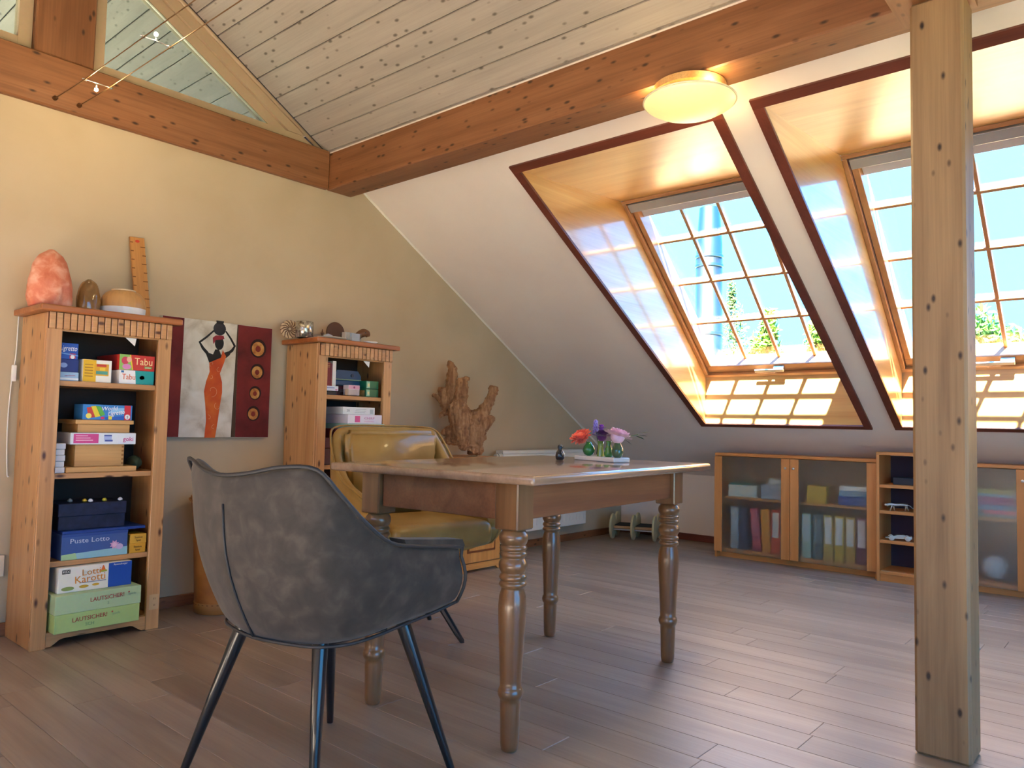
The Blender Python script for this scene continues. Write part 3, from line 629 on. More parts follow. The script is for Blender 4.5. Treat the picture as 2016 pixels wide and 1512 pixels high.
# ------------------------------------------------------------------ pedal roller toy
pt = thing('pedal_roller', 'wooden pedal roller with six disc wheels by the corner baseboard', 'toy', (5.409, 3.328, 0), math.atan2(-.323, .123))
pw = mat('pale plywood', '#C9B98C', .5); pin = mat('yellow disc', '#C2A243', .5); pad = mat('black grip pad', '#1b1a1c', .8)
for i in (-1, 0, 1):
    for yy in (0, .19):
        wq = P('wheel', lathe(NB(), [(.085, -.009), (.10, -.009), (.1035, -.006), (.1035, .006), (.10, .009), (.085, .009)], 36, (i*.175, yy, .1035), 'X'), pw, pt, 'auto')
        P('disc', lathe(NB(), [(.0845, -.0075), (.0845, .0075)], 32, (i*.175, yy, .1035), 'X'), pin, wq, 'auto')
for i in (-.5, .5):
    t_ = P('tread', bx((i*.175-.076, -.02, .088), (i*.175+.076, .21, .110), .003), wood('tread ply', '#A9835a', '#c29a6b', 'X'), pt)
    P('grip_pad', bx((i*.175-.070, -.012, .1103), (i*.175+.070, .202, .115), .002), pad, t_)
for yy in (0, .19): bm = NB(); lathe(bm, [(.008, -.184), (.008, .184)], 12, (0, yy, .078), 'X'); P('axle', bm, metal, pt, 'auto')

# ------------------------------------------------------------------ umbrella stand
us = thing('umbrella_stand', 'tall brown leather bin tied with a cord between the bookcases', 'bin', (1.872, 3.47, 0))
lea = mottled('tan leather', ['#8A5228', '#A4682F', '#B27A40'], 6, .55, 5, .1)
bm = NB(); lathe(bm, [(.105, 0), (.108, .01), (.115, .15), (.124, .33), (.127, .335), (.125, .34), (.128, .42), (.145, .55), (.140, .555), (.123, .42), (.119, .34), (.110, .15), (.103, .02), (.0, .02)], 40, cap=False)
P('body', bm, lea, us, True)
P('base_band', lathe(NB(), [(.1065, .001), (.1105, .003), (.1125, .05), (.110, .052)], 40, cap=False), mat('stitched band', '#9c6a34', .6), us, True)
for k in range(30):
    a = k/30*2*math.pi; P('stitch', bx((-.004, -.0015, -.0015), (.004, .0015, .0015)), mat('stitch thread', '#6b4320', .8), us, loc=(.1128*math.cos(a), .1128*math.sin(a), .046), rot=(0, 0, a+math.pi/2))
bm = NB(); tube(bm, [(.150*math.cos(t), .150*math.sin(t), .528+.01*math.sin(3*t)) for t in [i*2*math.pi/40 for i in range(41)]], .004, 6); P('cord', bm, mat('cord', '#b98a5a', .8), us, True)
bm = NB(); tube(bm, catmull([(-.10, -.112, .53), (-.135, -.125, .56), (-.15, -.10, .54), (-.11, -.115, .525), (-.085, -.135, .555), (-.07, -.13, .53), (-.10, -.118, .522)]), .004, 6); P('bow', bm, MATS['cord'], us, True)
# ------------------------------------------------------------------ wall cabinets on the window side
def cab_unit(label, y0, y1, xf=5.18, ztop=.755):
    """glass-door cabinet; local x = depth from the front, local y along the row"""
    o = thing('glass_cabinet', label, 'cabinet', (xf, y0, 0)); W = y1-y0; D = .24
    bz, by = beech_m['Z'], beech_m['Y']
    P('side_panel', bx((.0, 0, 0), (D, .018, ztop-.0205), .001), bz, o); P('side_panel', bx((.0, W-.018, 0), (D, W, ztop-.0205), .001), bz, o)
    P('top_board', bx((-.004, -.002, ztop-.02), (D, W+.002, ztop), .0015), by, o)
    P('bottom_board', bx((.02, .0185, .05), (D, W-.0185, .068)), by, o)
    P('plinth', bx((.05, .0185, 0), (.066, W-.0185, .0495)), by, o)
    P('back_panel', bx((D-.01, .0185, .0685), (D-.002, W-.0185, ztop-.021)), mat('cabinet back', '#a08068', .7), o)
    P('shelf', bx((.03, .0185, .425), (D-.011, W-.0185, .443)), by, o)
    mid = W/2
    for a, b, ks in ((.003, mid-.0015, mid-.028), (mid+.0015, W-.003, mid+.028)):
        d = P('door_stile', bx((-.0185, a, .045), (-.0005, a+.058, ztop-.024), .001), bz, o)
        d2 = P('door_stile', bx((-.0185, b-.058, .045), (-.0005, b, ztop-.024), .001), bz, o)
        P('glass_pane', bx((-.012, a+.0583, .045), (-.007, b-.0583, ztop-.024)), frost, o)
        P('knob', lathe(NB(), [(.004, -.0325), (.0085, -.031), (.0085, -.026), (.004, -.022), (.004, -.0187)], 14, (0, ks, .668), 'X'), metal, d2 if ks < mid else d, 'auto')
    return o
C1 = cab_unit('low beech cabinet with two frosted glass doors beside the corner', 1.388, 2.498)
C3 = cab_unit('low beech cabinet with frosted glass doors behind the free standing post', .205, .965)
rk = thing('open_shelf_unit', 'narrow open beech shelf unit between the two glass cabinets', 'shelf', (5.12, .972, 0)); RW = .408
for yy in (0, RW-.018): P('side_panel', bx((0, yy, 0), (.27, yy+.018, .785), .001), beech_m['Z'], rk)
P('top_board', bx((0, 0, .7855), (.235, RW, .805), .001), beech_m['Y'], rk)
for z in (.602, .44, .257, .066): P('shelf', bx((.004, .0185, z-.02), (.262, RW-.0185, z), .001), beech_m['Y'], rk)
P('plinth', bx((.012, .0185, 0), (.028, RW-.0185, .0455)), beech_m['Y'], rk)
P('back_panel', bx((.263, .0185, .0465), (.2695, RW-.0185, .7845)), mat('purple back', '#3a2c3a', .8), rk)

def cx(label, name, cat, x, y, z, dx, dy, dz, m, group=None, parts=None, bev=.002, tilt=0):
    o = thing(name, label, cat, (x, y, z), 0, group); o.rotation_euler = (tilt, 0, 0)
    P('body', bx((0, 0, 0), (dx, dy, dz), bev), m, o)
    return o
def binder(label, y, col, lab, tilt=0, z=.0685):
    o = thing('ring_binder', label, 'binder', (5.215, y, z+.062*math.sin(abs(tilt))), 0, 'ring binders on the lower shelves behind frosted glass'); o.rotation_euler = (tilt, 0, 0)
    P('cover', bx((0, 0, 0), (.185, .062, .30), .003), mat('binder '+col, col, .5), o)
    P('spine_label', bx((-.0006, .009, .11), (.0, .053, .285)), mat('binder label '+lab, lab, .6), o)
for y, col, lab, tl, t in [(2.332, '#8d9aa2', '#b9c2c6', 'grey', 0), (2.268, '#2f3d55', '#3a4a66', 'dark blue', 0), (2.165, '#b24a5c', '#c9707c', 'pink', -.08), (2.095, '#d88a2a', '#d8943a', 'orange', -.05),
                          (2.030, '#d2452e', '#d9d6d2', 'bright red', 0), (1.966, '#8fb59a', '#d5dcd6', 'pale green', 0), (1.82, '#93b8a8', '#ccd8d8', 'mint', 0)]:
    binder('%s ring binder on the lower shelf of the corner glass cabinet' % tl, y, col, lab, t)
for y, col, lab, tl in [(1.745, '#48646a', '#6f8488', 'slate'), (1.675, '#b49a4a', '#d9d8d2', 'olive'), (1.605, '#c2a23c', '#cfd4d2', 'mustard'), (1.535, '#b98f3e', '#d6d2c4', 'ochre'), (1.465, '#6d2748', '#d8d2d6', 'plum')]:
    binder('%s ring binder on the lower shelf of the corner glass cabinet' % tl, y, col, lab)
cx('grey-white storage box with a green lid in the corner glass cabinet', 'storage_box', 'box', 5.21, 2.20, .4435, .18, .21, .085, mat('pale box', '#c8cdc2', .6))
cx('green folder lying on the pale storage box', 'folder', 'folder', 5.22, 2.23, .529, .16, .17, .018, mat('green folder', '#2c7a66', .5))
cx('grey plastic tray beside the pale storage box', 'tray', 'tray', 5.21, 1.93, .4435, .18, .235, .10, mat('grey tray', '#9aa2ac', .5))
cx('small pale card pack on the grey plastic tray', 'card_pack', 'pack', 5.23, 1.95, .544, .14, .17, .045, mat('pale card', '#c3c9c4', .6))
cx('yellow magazine file in the corner glass cabinet', 'magazine_file', 'file', 5.21, 1.715, .4435, .18, .13, .115, mat('yellow file', '#cfa63c', .5))
cx('blue document box under white papers', 'document_box', 'box', 5.21, 1.425, .4435, .18, .215, .06, mat('blue box', '#2e4f95', .5))
cx('light blue box on the blue document box', 'paper_box', 'box', 5.21, 1.43, .504, .18, .205, .035, mat('light blue box', '#7f9fb4', .5))
cx('stack of white papers on the light blue box', 'paper_stack', 'papers', 5.215, 1.44, .5395, .17, .19, .03, white)
# open unit: silver toys
sil = mat('pewter toy', '#B9B4AA', .38, .75)
def animal(label, loc, rz):
    o = thing('toy_leopard', label, 'toy', loc, rz); bm = NB()
    tube(bm, catmull([(-.05, 0, .034), (-.02, 0, .037), (.02, 0, .035), (.042, 0, .038), (.058, 0, .036), (.070, 0, .030)]), .009, 8)
    tube(bm, catmull([(-.05, 0, .036), (-.066, 0, .030), (-.078, 0, .018), (-.09, 0, .022)]), .0025, 6)
    for x, y, f in ((.04, .006, .012), (.03, -.006, -.006), (-.04, .006, .006), (-.046, -.006, -.012)): tube(bm, [(x, y, .032), (x+f*.4, y, .016), (x+f, y, 0)], [.006, .004, .004], 6)
    P('body', bm, sil, o, True)
    bm = NB(); lathe(bm, [(.003, .066), (.009, .068), (.008, .078), (.004, .084)], 8, (0, 0, .034), 'X'); P('head', bm, sil, o, True)
animal('silver toy leopard on a shelf of the narrow open unit', (5.17, 1.262, .442), R(118))
ca = thing('toy_racing_car', 'silver toy racing car on the shelf under the toy leopard', 'toy', (5.175, 1.262, .2573), R(110))
P('body', prism(NB(), [(-.07, .012), (.075, .012), (.08, .016), (.03, .026), (.01, .036), (-.03, .036), (-.04, .026), (-.07, .03)], .03, lambda u, v, w: (u, w-.015, v)), sil, ca)
for xx in (-.045, .045):
    for yy in (-.032, .018): P('wheel', lathe(NB(), [(.006, 0), (.016, .001), (.016, .013), (.006, .014)], 16, (xx, yy, .016), 'Y'), sil, ca, 'auto')
cx('dark blue toy crate on the upper shelf of the narrow open unit', 'toy_crate', 'toy', 5.19, 1.10, .6025, .12, .2, .045, mat('dark toy', '#232a3c', .5))
# books in the cabinet behind the post
z = .4435
for nm, lab, col, h, dy, y0_ in [('teal', 'teal book at the bottom of the pile in the cabinet behind the post', '#3d8f96', .02, .24, .62), ('pink', 'coral pink book in the pile in the cabinet behind the post', '#e0567a', .022, .20, .615), ('aqua', 'aqua book in the pile in the cabinet behind the post', '#3a8fb5', .03, .25, .62), ('violet', 'violet book in the pile in the cabinet behind the post', '#7a2f86', .022, .20, .64), ('magenta', 'magenta book in the pile in the cabinet behind the post', '#8f2f7a', .025, .22, .66), ('sky', 'sky blue book in the pile in the cabinet behind the post', '#4fa8cc', .016, .22, .65), ('olive', 'olive book on top of the pile in the cabinet behind the post', '#8f8f4a', .03, .20, .655)]:
    cx(lab, 'book', 'book', 5.215, y0_, z, .18, dy, h, mat('book '+nm, col, .5), 'books piled in the cabinet behind the post'); z += h+.0003
o = thing('plush_ball', 'white plush ball on the lower board of the cabinet behind the post', 'toy', (5.30, .77, .0685)); P('ball', lathe(NB(), [(.001, 0)]+[(.075*math.sin(t), .075-.075*math.cos(t)) for t in [i*math.pi/14 for i in range(1, 14)]]+[(.001, .15)], 24), mat('white plush', '#c8cbd0', .9, bump=.5), o, True)

# ------------------------------------------------------------------ boxes on the bookcases
def card(label, name, cat, x0, x1, z0, h, yf, dep, m, group=None, rz=0):
    o = thing(name, label, cat, ((x0+x1)/2, yf, z0), rz, group); W = x1-x0
    P('carton', bx((-W/2, 0, 0), (W/2, dep, h), .0015), m, o); return o, W, h
def panel(o, x0, x1, z0, z1, m, name='printed_panel', d=.0006, y=0): P(name, bx((x0, y-d, z0), (x1, y-.00005, z1)), m, o)
def poly(o, pts, m, name='printed_shape', d=.0009): P(name, prism(NB(), pts, d, lambda u, v, w: (u, -w, v)), m, o)
def C(c, r=.45): return mat('print '+c, c, r)
def txt(o, s, size, c, x, z, y=-.0014, shear=0, width=None, rot=0, name='lettering'): return lettering(s, size, C(c), o, (x, y, z), (math.pi/2, -rot, 0), name, width=width, shear=shear)
GB = 'game boxes in the tall bookcase left of the painting'
e = .0004
S1, S2, S3, S0 = 1.0635, .6875, .3355, .0625
# top compartment
o, W, h = card('pale blue flat box at the bottom of the blue stack', 'game_box', 'box', 1.094, 1.172, S1, .036, 3.39, .2, C('#9FBFE0'), GB); panel(o, -W/2, W/2, .004, .012, C('#E8EEF4')); txt(o, 'mit Karten', .009, '#C2558A', .006, .022, rot=.1)
o, W, h = card('dark blue box in the middle of the blue stack', 'game_box', 'box', 1.094, 1.170, S1+.036+e, .052, 3.39, .2, C('#24357E'), GB); poly(o, ell(-.018, .027, .014, .010), C('#8FA6DC'))
o, W, h = card('bright blue card game box on top of the blue stack', 'game_box', 'box', 1.094, 1.166, S1+.088+2*e, .066, 3.39, .2, C('#2457B8'), GB); txt(o, 'Ligretto', .030, '#F2F4F8', -.003, .044, shear=.3, width=.066); panel(o, .004, .026, .003, .024, C('#D23A4A')); poly(o, ell(.015, .010, .008, .008), C('#F0F0F0')); poly(o, [(-.036, .022), (.036, .014), (.036, .018), (-.036, .027)], C('#6FA4E8'))
o, W, h = card('yellow and white box standing beside the blue stack', 'game_box', 'box', 1.186, 1.298, S1, .094, 3.385, .08, C('#EFECE2'), GB)
panel(o, -W/2, -W/2+.05, .001, h-.001, C('#E3B41E')); 
for i in range(5): panel(o, -W/2+.006, -W/2+.038, .07-i*.012, .0745-i*.012, C('#A87A1C'), 'printed_line', .0009)
panel(o, -.012, .044, .028, .078, C('#D9A428'), 'picture_print', .001); panel(o, -.004, .034, .066, .076, C('#C23A2C'), 'picture_print', .0014); panel(o, -.006, .04, .034, .048, C('#4F9A8C'), 'picture_print', .0014); panel(o, .008, .03, .05, .062, C('#E8C840'), 'picture_print', .0014)
o, W, h = card('white and teal word game box under the red one', 'game_box', 'box', 1.330, 1.476, S1, .060, 3.385, .25, C('#ECEEF0'), GB)
poly(o, [(-.003, .0005), (W/2, .0005), (W/2, .0595), (-.008, .0595)], C('#1F9A9A')); txt(o, 'Tabu', .034, '#D8632E', -.034, .030, width=.055); panel(o, -.066, -.055, .048, .057, C('#2E6FB0')); poly(o, ell(.022, .03, .011, .009), C('#BFE4E4')); panel(o, .04, .065, .012, .016, C('#BFE4E4'), 'printed_line'); panel(o, .012, .065, .046, .049, C('#8FD0CE'), 'printed_line')
o, W, h = card('red and green word game box on the teal one', 'game_box', 'box', 1.326, 1.476, S1+.06+e, .067, 3.380, .25, C('#C8362F'), GB)
poly(o, [(-W/2, .0005), (-.022, .0005), (-.034, .0665), (-W/2, .0665)], C('#8FC060')); poly(o, [(-.022, .0005), (-.017, .0005), (-.029, .0665), (-.034, .0665)], C('#E8C23A'), d=.0012)
poly(o, ell(-.052, .040, .015, .017), C('#C8445A'), d=.0012); poly(o, ell(-.045, .014, .018, .012), C('#D88AC0'), d=.0014); poly(o, ell(-.036, .046, .010, .012), C('#E6B09A'), d=.0016)
txt(o, 'Tabu', .044, '#F4D9A0', .026, .038, width=.076); panel(o, .030, .062, .010, .020, C('#7FA04A'), 'printed_panel', .001); txt(o, 'Junior', .010, '#F0F0E0', .046, .0148, y=-.0018)
# second compartment
WB = wood('light ply', '#B98A50', '#D0A468', 'X', 1, .5, 0, grain=.3)
o, W, h = card('thin wooden board under the dovetailed box', 'wooden_board', 'board', 1.142, 1.420, S2, .022, 3.385, .22, WB)
o, W, h = card('dovetailed wooden box under the white and pink game', 'wooden_box', 'box', 1.180, 1.375, S2+.022+e, .093, 3.41, .18, WB)
for i in range(5): P('dovetail', bx((W/2-.010, -.0006, .008+i*.0175), (W/2, 0, .016+i*.0175)), mat('end grain', '#9a6b3a', .6), o)
o, W, h = card('white and pink game box on the dovetailed box', 'game_box', 'box', 1.152, 1.412, S2+.115+2*e, .048, 3.385, .22, C('#DCE4EC'), GB)
panel(o, -W/2+.012, -.022, .005, .044, C('#CF4A8C'))
for i in range(3): panel(o, -W/2+.020, -W/2+.066+.01*i, .034-i*.009, .037-i*.009, C('#F0C8DC'), 'printed_line', .0012)
panel(o, .0, .03, .012, .040, C('#A9B6DE'), 'picture_print', .001); panel(o, .0, .03, .034, .040, C('#4A5AA0'), 'picture_print', .0014); panel(o, .004, .034, .012, .019, C('#4A5AA0'), 'picture_print', .0014); txt(o, 'goki', .026, '#D2408A', .098, .022)
o, W, h = card('small wooden box with a lid on the white and pink game', 'wooden_box', 'box', 1.182, 1.390, S2+.163+3*e, .036, 3.40, .18, WB)
P('lid', bx((-W/2-.012, -.012, h+.0003), (W/2+.012, .19, h+.018), .002), WB, o)
zt_ = S2+.163+.054+4.8*e
o, W, h = card('colourful blue card game box with a red end panel', 'game_box', 'box', 1.196, 1.394, zt_, .064, 3.392, .1, C('#3E86CE'), GB)
poly(o, [(-.085, .05), (-.06, .056), (-.045, .012), (-.075, .006)], C('#D2463A')); poly(o, [(-.068, .056), (-.05, .058), (-.028, .016), (-.05, .01)], C('#E8D23A'), d=.0012); poly(o, [(-.05, .058), (-.03, .056), (-.012, .022), (-.03, .014)], C('#5FB04A'), d=.0012); poly(o, ell(-.076, .016, .011, .011), C('#EFE06A'), d=.0016)
poly(o, [(-.01, .002), (.065, .002), (.065, .018), (-.01, .012)], C('#2A5FC0')); poly(o, [(.0, .028), (.065, .03), (.065, .052), (.02, .05)], C('#8FC4EC'), d=.0011)
txt(o, 'World', .024, '#F6F6FA', .004, .048, shear=.2, y=-.0018, rot=.06); txt(o, 'Ligretto', .027, '#F6F0F6', .032, .030, shear=.3, width=.068, rot=.16, y=-.0019); panel(o, .066, .092, .001, .063, C('#D2303A'), 'printed_panel', .0012); poly(o, ell(.079, .014, .011, .011), C('#F2F2F2'), d=.0016); txt(o, 'S', .016, '#20242c', .079, .013, y=-.0022)
panel(o, -.028, -.014, .003, .013, C('#D2305A'), 'printed_panel', .0012); panel(o, .002, .016, .002, .016, C('#E8D84A'), 'printed_panel', .0014)
for i in range(5): card('small white card box in the stack beside the dovetailed box', 'card_box', 'box', 1.0605, 1.138-(.002*(i % 2)), S2+i*.0242, .0236, 3.388+.003*(i % 2), .09, C('#D9D9DC'), 'small white card boxes in a stack')
dg = thing('pouch', 'crumpled dark green pouch beside the dovetailed box', 'pouch', (1.445, 3.47, S2)); bm = NB(); bmesh.ops.create_icosphere(bm, subdivisions=3, radius=1)
for v in bm.verts: q = 1+.25*mnoise.noise(v.co*2.2); v.co = Vector((v.co.x*.026*q, v.co.y*.05*q, .032+v.co.z*.032*min(q, 1)))
P('pouch', bm, mat('dark green cloth', '#39452f', .9, bump=.4), dg, True)
# third compartment
o, W, h = card('blue blowing game box with a pale green foot', 'game_box', 'box', 1.136, 1.392, S3, .104, 3.37, .21, C('#3F5C9C'), GB)
poly(o, [(-W/2, .0005), (W/2, .0005), (W/2, .034), (-W/2, .022)], C('#8FC0D0')); poly(o, [(-W/2, .0005), (-W/2+.06, .0005), (-W/2+.052, .026), (-W/2, .022)], C('#A4C89A'), d=.0012); poly(o, [(-W/2, .092), (W/2, .092), (W/2, .1035), (-W/2, .1035)], C('#2A4A94'))
txt(o, 'Puste Lotto', .028, '#C9D2E6', -.022, .074, width=.15)
for r_, a_ in ((.020, 0), (.012, .5)): poly(o, [(.075+(r_ if i % 2 else r_*.6)*math.cos(a_+i*math.pi/8), .045+(r_ if i % 2 else r_*.6)*math.sin(a_+i*math.pi/8)) for i in range(16)], C('#D0A0CC' if r_ > .015 else '#E2BEDC'), d=.001+.0004*(r_ < .015))
poly(o, ell(.096, .036, .014, .012), C('#C4B0DA'), d=.0014)
P('lid_rim', bx((-W/2, -.001, h+.0003), (W/2+.072, .2, h+.012), .0015), C('#21408E'), o)
nb = thing('navy_box', 'dark navy gift box topped with pins on the blue blowing game', 'box', (1.262, 3.395, S3+.1165)); nv = mottled('navy starry card', ['#0e1226', '#171c38', '#1f2748'], 30, .45)
P('carton', bx((-.135, 0, 0), (.125, .18, .105), .002), nv, nb); P('lid', bx((-.138, -.003, .056), (.128, .183, .1085), .002), nv, nb)
for i, (xx, yy, c) in enumerate([(-.03, .03, '#C9A93A'), (-.012, .015, '#D8DCE6'), (.045, .02, '#B9B03A'), (.105, .01, '#D8DCE6'), (-.075, .06, '#8F9AA0')]):
    P('pin', lathe(NB(), [(.001, .1087), (.0085, .111), (.010, .116), (.006, .122), (.001, .124)], 12, (xx, yy, 0)), C(c, .3), nb, True)
o, W, h = card('lower small yellow box beside the blue blowing game', 'game_box', 'box', 1.402, 1.470, S3, .040, 3.372, .1, C('#D6A032'), GB); txt(o, 'Station', .012, '#3c2c12', 0, .026); txt(o, 'Spiel', .011, '#3c2c12', 0, .013)
o, W, h = card('upper small yellow box beside the blue blowing game', 'game_box', 'box', 1.404, 1.472, S3+.0404, .040, 3.372, .1, C('#D9A83C'), GB); txt(o, 'Station', .012, '#3c2c12', 0, .026); txt(o, 'Spiel', .011, '#3c2c12', 0, .013)
card('tiny white card pack in the corner left of the blue blowing game', 'card_pack', 'box', 1.092, 1.108, S3, .038, 3.40, .06, C('#C9CEDA'))
# bottom compartment
o, W, h = card('lower pale green sound training box', 'game_box', 'box', 1.101, 1.4255, S0, .072, 3.300, .30, C('#A9C77F'), GB); txt(o, 'LAUTSICHER!', .024, '#A83A34', -.032, .046, width=.13, rot=.03); txt(o, 'SCH', .018, '#6f9a6a', -.032, .022); panel(o, .05, .056, .052, .058, C('#B8443a'), 'printed_dot'); txt(o, 'Spiele', .014, '#8fae86', .068, .048)
o, W, h = card('upper pale green sound training box', 'game_box', 'box', 1.101, 1.4300, S0+.072+e, .074, 3.302, .30, C('#AFCBA0'), GB); txt(o, 'LAUTSICHER!', .024, '#A83A3A', .03, .044, width=.13, rot=.03); txt(o, 'S', .018, '#7f9f84', .034, .021); panel(o, .112, .118, .05, .056, C('#B8443a'), 'printed_dot'); txt(o, 'Spiele', .014, '#94ae98', .128, .046)
o, W, h = card('white and blue carrot game box on the green boxes', 'game_box', 'box', 1.122, 1.404, S0+.146+2*e, .101, 3.345, .2, C('#E6E6DE'), GB)
panel(o, .048, W/2, .001, h-.001, C('#1F4FB0')); txt(o, 'Ravensburger', .010, '#E8ECF4', .095, .092); panel(o, -.128, -.098, .076, .092, C('#1a1a1c')); txt(o, 'KEX', .014, '#E8E8E8', -.113, .084, y=-.0018)
txt(o, 'Lotti', .036, '#D88A2A', -.018, .074, width=.07, rot=.05); txt(o, 'Karotti', .040, '#D88A2A', -.022, .048, width=.115, rot=.05)
panel(o, -.062, .04, .032, .0345, C('#5a6a8a'), 'printed_line'); poly(o, ell(-.045, .018, .018, .006), C('#D2A83A')); poly(o, ell(.0, .02, .014, .005), C('#D2A83A')); poly(o, ell(-.105, .016, .024, .008), C('#8FA05A')); poly(o, [(.018, .074), (.036, .076), (.030, .092), (.026, .096)], C('#D9702E')); poly(o, ell(.027, .072, .016, .005), C('#A9B03A'), d=.0006)

# ------------------------------------------------------------------ second bookcase contents
G2 = 'books and boxes in the bookcase right of the painting'
card('dark box under the flat white box beside the books', 'game_box', 'box', 2.372, 2.465, 1.0635, .022, 3.40, .15, C('#2c2a30'))
o, W, h = card('flat white box under the upright books', 'game_box', 'box', 2.370, 2.462, 1.0635+.0225, .026, 3.38, .17, C('#DCDCE6')); panel(o, -.03, .02, .014, .018, C('#7f8ab8'), 'printed_line'); panel(o, .026, .04, .004, .009, C('#C85a8a'), 'printed_line')
zb = 1.0635+.0489
for x0_, w_, h_, c_2, lb in [(2.370, .011, .125, '#DEDAD8', 'slim white book at the end of the upright row'), (2.3815, .034, .128, '#86282A', 'thick dark red book with ribbed spine in the upright row'), (2.416, .012, .122, '#7a2a2e', 'slim maroon book in the upright row'), (2.4285, .024, .136, '#E2DED6', 'cream book at the end beside the blue case')]:
    o, W, h = card(lb, 'book', 'book', x0_, x0_+w_, zb, h_, 3.392, .12, C(c_2), 'upright books in the bookcase right of the painting')
    if w_ > .03:
        for zz in (.1, .108, .118): panel(o, -W/2+.004, W/2-.004, zz, zz+.002, C('#C9A050'), 'spine_band')
o, W, h = card('dark red box under the blue case', 'game_box', 'box', 2.478, 2.66, 1.0635, .058, 3.46, .15, C('#5c2430'), G2)
bc = thing('blue_case', 'dark blue plastic case with a domed lid and clasp', 'case', (2.565, 3.44, 1.0635+.0585))
bl = mat('navy plastic', '#1f4668', .4)
P('lower_shell', bx((-.092, 0, 0), (.092, .17, .03), .006, 2), bl, bc); P('rim', bx((-.095, -.004, .0302), (.095, .174, .036), .002), mat('pale rim', '#8fa88a', .5), bc); P('lid', prism(NB(), [(-.092, .0362), (.092, .0362), (.092, .055), (.07, .085), (-.07, .085), (-.092, .055)], .17, lambda u, v, w: (u, w, v)), bl, bc); P('clasp', lathe(NB(), [(.010, -.004), (.010, -.0002)], 16, (.03, 0, .058), 'Y'), mat('clasp', '#16324a', .4), bc)
ab = thing('acrylic_box', 'clear acrylic tray holding pink cards on the upper shelf', 'tray', (2.57, 3.375, 1.0635)); acr = pane_mat('acrylic', (.9, .92, .92, 1), .1, .6)
P('base', bx((-.066, 0, 0), (.066, .07, .004)), acr, ab); P('front_wall', bx((-.066, 0, .0042), (.066, .003, .036)), acr, ab); P('back_wall', bx((-.066, .067, .0042), (.066, .07, .036)), acr, ab)
for s in (-1, 1): P('side_wall', bx((s*.066, .0032, .0042), (s*.063, .0668, .036)), acr, ab)
o, W, h = card('pink and white cards standing in the acrylic tray', 'card_set', 'cards', 2.533, 2.608, 1.0679, .056, 3.385, .05, C('#E4D6DC')); panel(o, -W/2, W/2, .034, h-.001, C('#D9A2B4')); poly(o, ell(.0, .044, .006, .006), C('#a04a6a'))
for i in range(2):
    o, W, h = card(['lower green metallic box beside the acrylic tray', 'upper green metallic box beside the acrylic tray'][i], 'game_box', 'box', 2.650, 2.738, 1.0635+i*.0455, .045, 3.382, .12, C('#14694a', .3), 'green metallic boxes'); panel(o, -W/2+.004, -W/2+.026, .004, .041, C('#7fc0a8', .3)); panel(o, -W/2+.010, -W/2+.024, .012, .03, C('#D8D8A0', .3), 'printed_panel', .001)
z = .6875
for nm, x0_, x1_, h_, yf, c_2, lb in [('a', 2.375, 2.60, .09, 3.41, '#4a2028', 'dark maroon box at the bottom of the lower shelf'), ('b', 2.375, 2.62, .055, 3.40, '#5a262c', 'dark maroon box above the bottom maroon one'), ('c', 2.48, 2.72, .05, 3.42, '#7a2c34', 'dark red box under the mint box'), ('d', 2.498, 2.747, .028, 3.33, '#A9D2C2', 'mint green flat box under the white and pink one'), ('e', 2.505, 2.740, .050, 3.345, '#E6DEE6', 'white box with a pink square on the mint box'), ('f', 2.482, 2.700, .040, 3.36, '#E0E4E2', 'white box with fine drawings on top of the stack')]:
    o, W, h = card(lb, 'game_box', 'box', x0_, x1_, z, h_, yf, 3.628-yf, C(c_2), G2); z += h_+e
    if nm == 'e': panel(o, -.07, -.036, .008, .042, C('#DE5A92')); txt(o, 'CHIRP', .018, '#D889B0', .028, .030, width=.07); panel(o, -.005, .06, .012, .0145, C('#E0A8C4'), 'printed_line')
    if nm == 'f':
        txt(o, '2X', .018, '#5a6a70', -.075, .02); panel(o, .075, .098, .006, .03, C('#b9c2c0'), 'picture_print')
        for i in range(3): panel(o, -.03+.004*i, .04+.004*i, .010+i*.009, .0115+i*.009, C('#7f8a8c'), 'printed_line')
    if nm == 'd': panel(o, -.05, .03, .012, .02, C('#D2E8DE')); poly(o, [(.085, .006), (.12, .018), (.118, .021), (.083, .009)], C('#3a4a4a'))

# ------------------------------------------------------------------ on top of the bookcases
ZB = 1.3625
def pebble(prof_, sx, sy, h, amp, seed, n=36, m_=26):
    bm = NB(); rows = []
    for j in range(m_+1):
        t = j/m_; q_ = t*(len(prof_)-1); k = min(int(q_), len(prof_)-2); r_ = prof_[k]*(1-(q_-k))+prof_[k+1]*(q_-k)
        row = []
        for i in range(n):
            a = 2*math.pi*i/n; f = 1+amp*mnoise.noise(Vector((math.cos(a)*1.6+seed, math.sin(a)*1.6, t*3)))+amp*.35*mnoise.noise(Vector((math.cos(a)*6+seed, math.sin(a)*6, t*12)))
            row.append(bm.verts.new((math.cos(a)*r_*sx*f, math.sin(a)*r_*sy*f, h*(1-(1-t)**1.0))))
        rows.append(row)
    for a, b in zip(rows, rows[1:]):
        for i in range(n): bm.faces.new((a[i], a[(i+1) % n], b[(i+1) % n], b[i]))
    bm.faces.new(rows[0][::-1]); bm.faces.new(rows[-1]); return bm
sl_ = thing('salt_lamp', 'orange salt crystal lamp on the bookcase left of the painting', 'lamp', (1.075, 3.478, ZB))
P('crystal', pebble([.90, .97, 1.0, .99, .97, .93, .87, .79, .67, .49, .12], .083, .07, .245, .14, 1), mottled('salt', ['#B9583E', '#CC7A5C', '#E2AC94'], 22, .42, 6, .6), sl_, True)
st_ = thing('polished_stone', 'small brown polished stone lamp beside the salt lamp', 'stone', (1.226, 3.48, ZB))
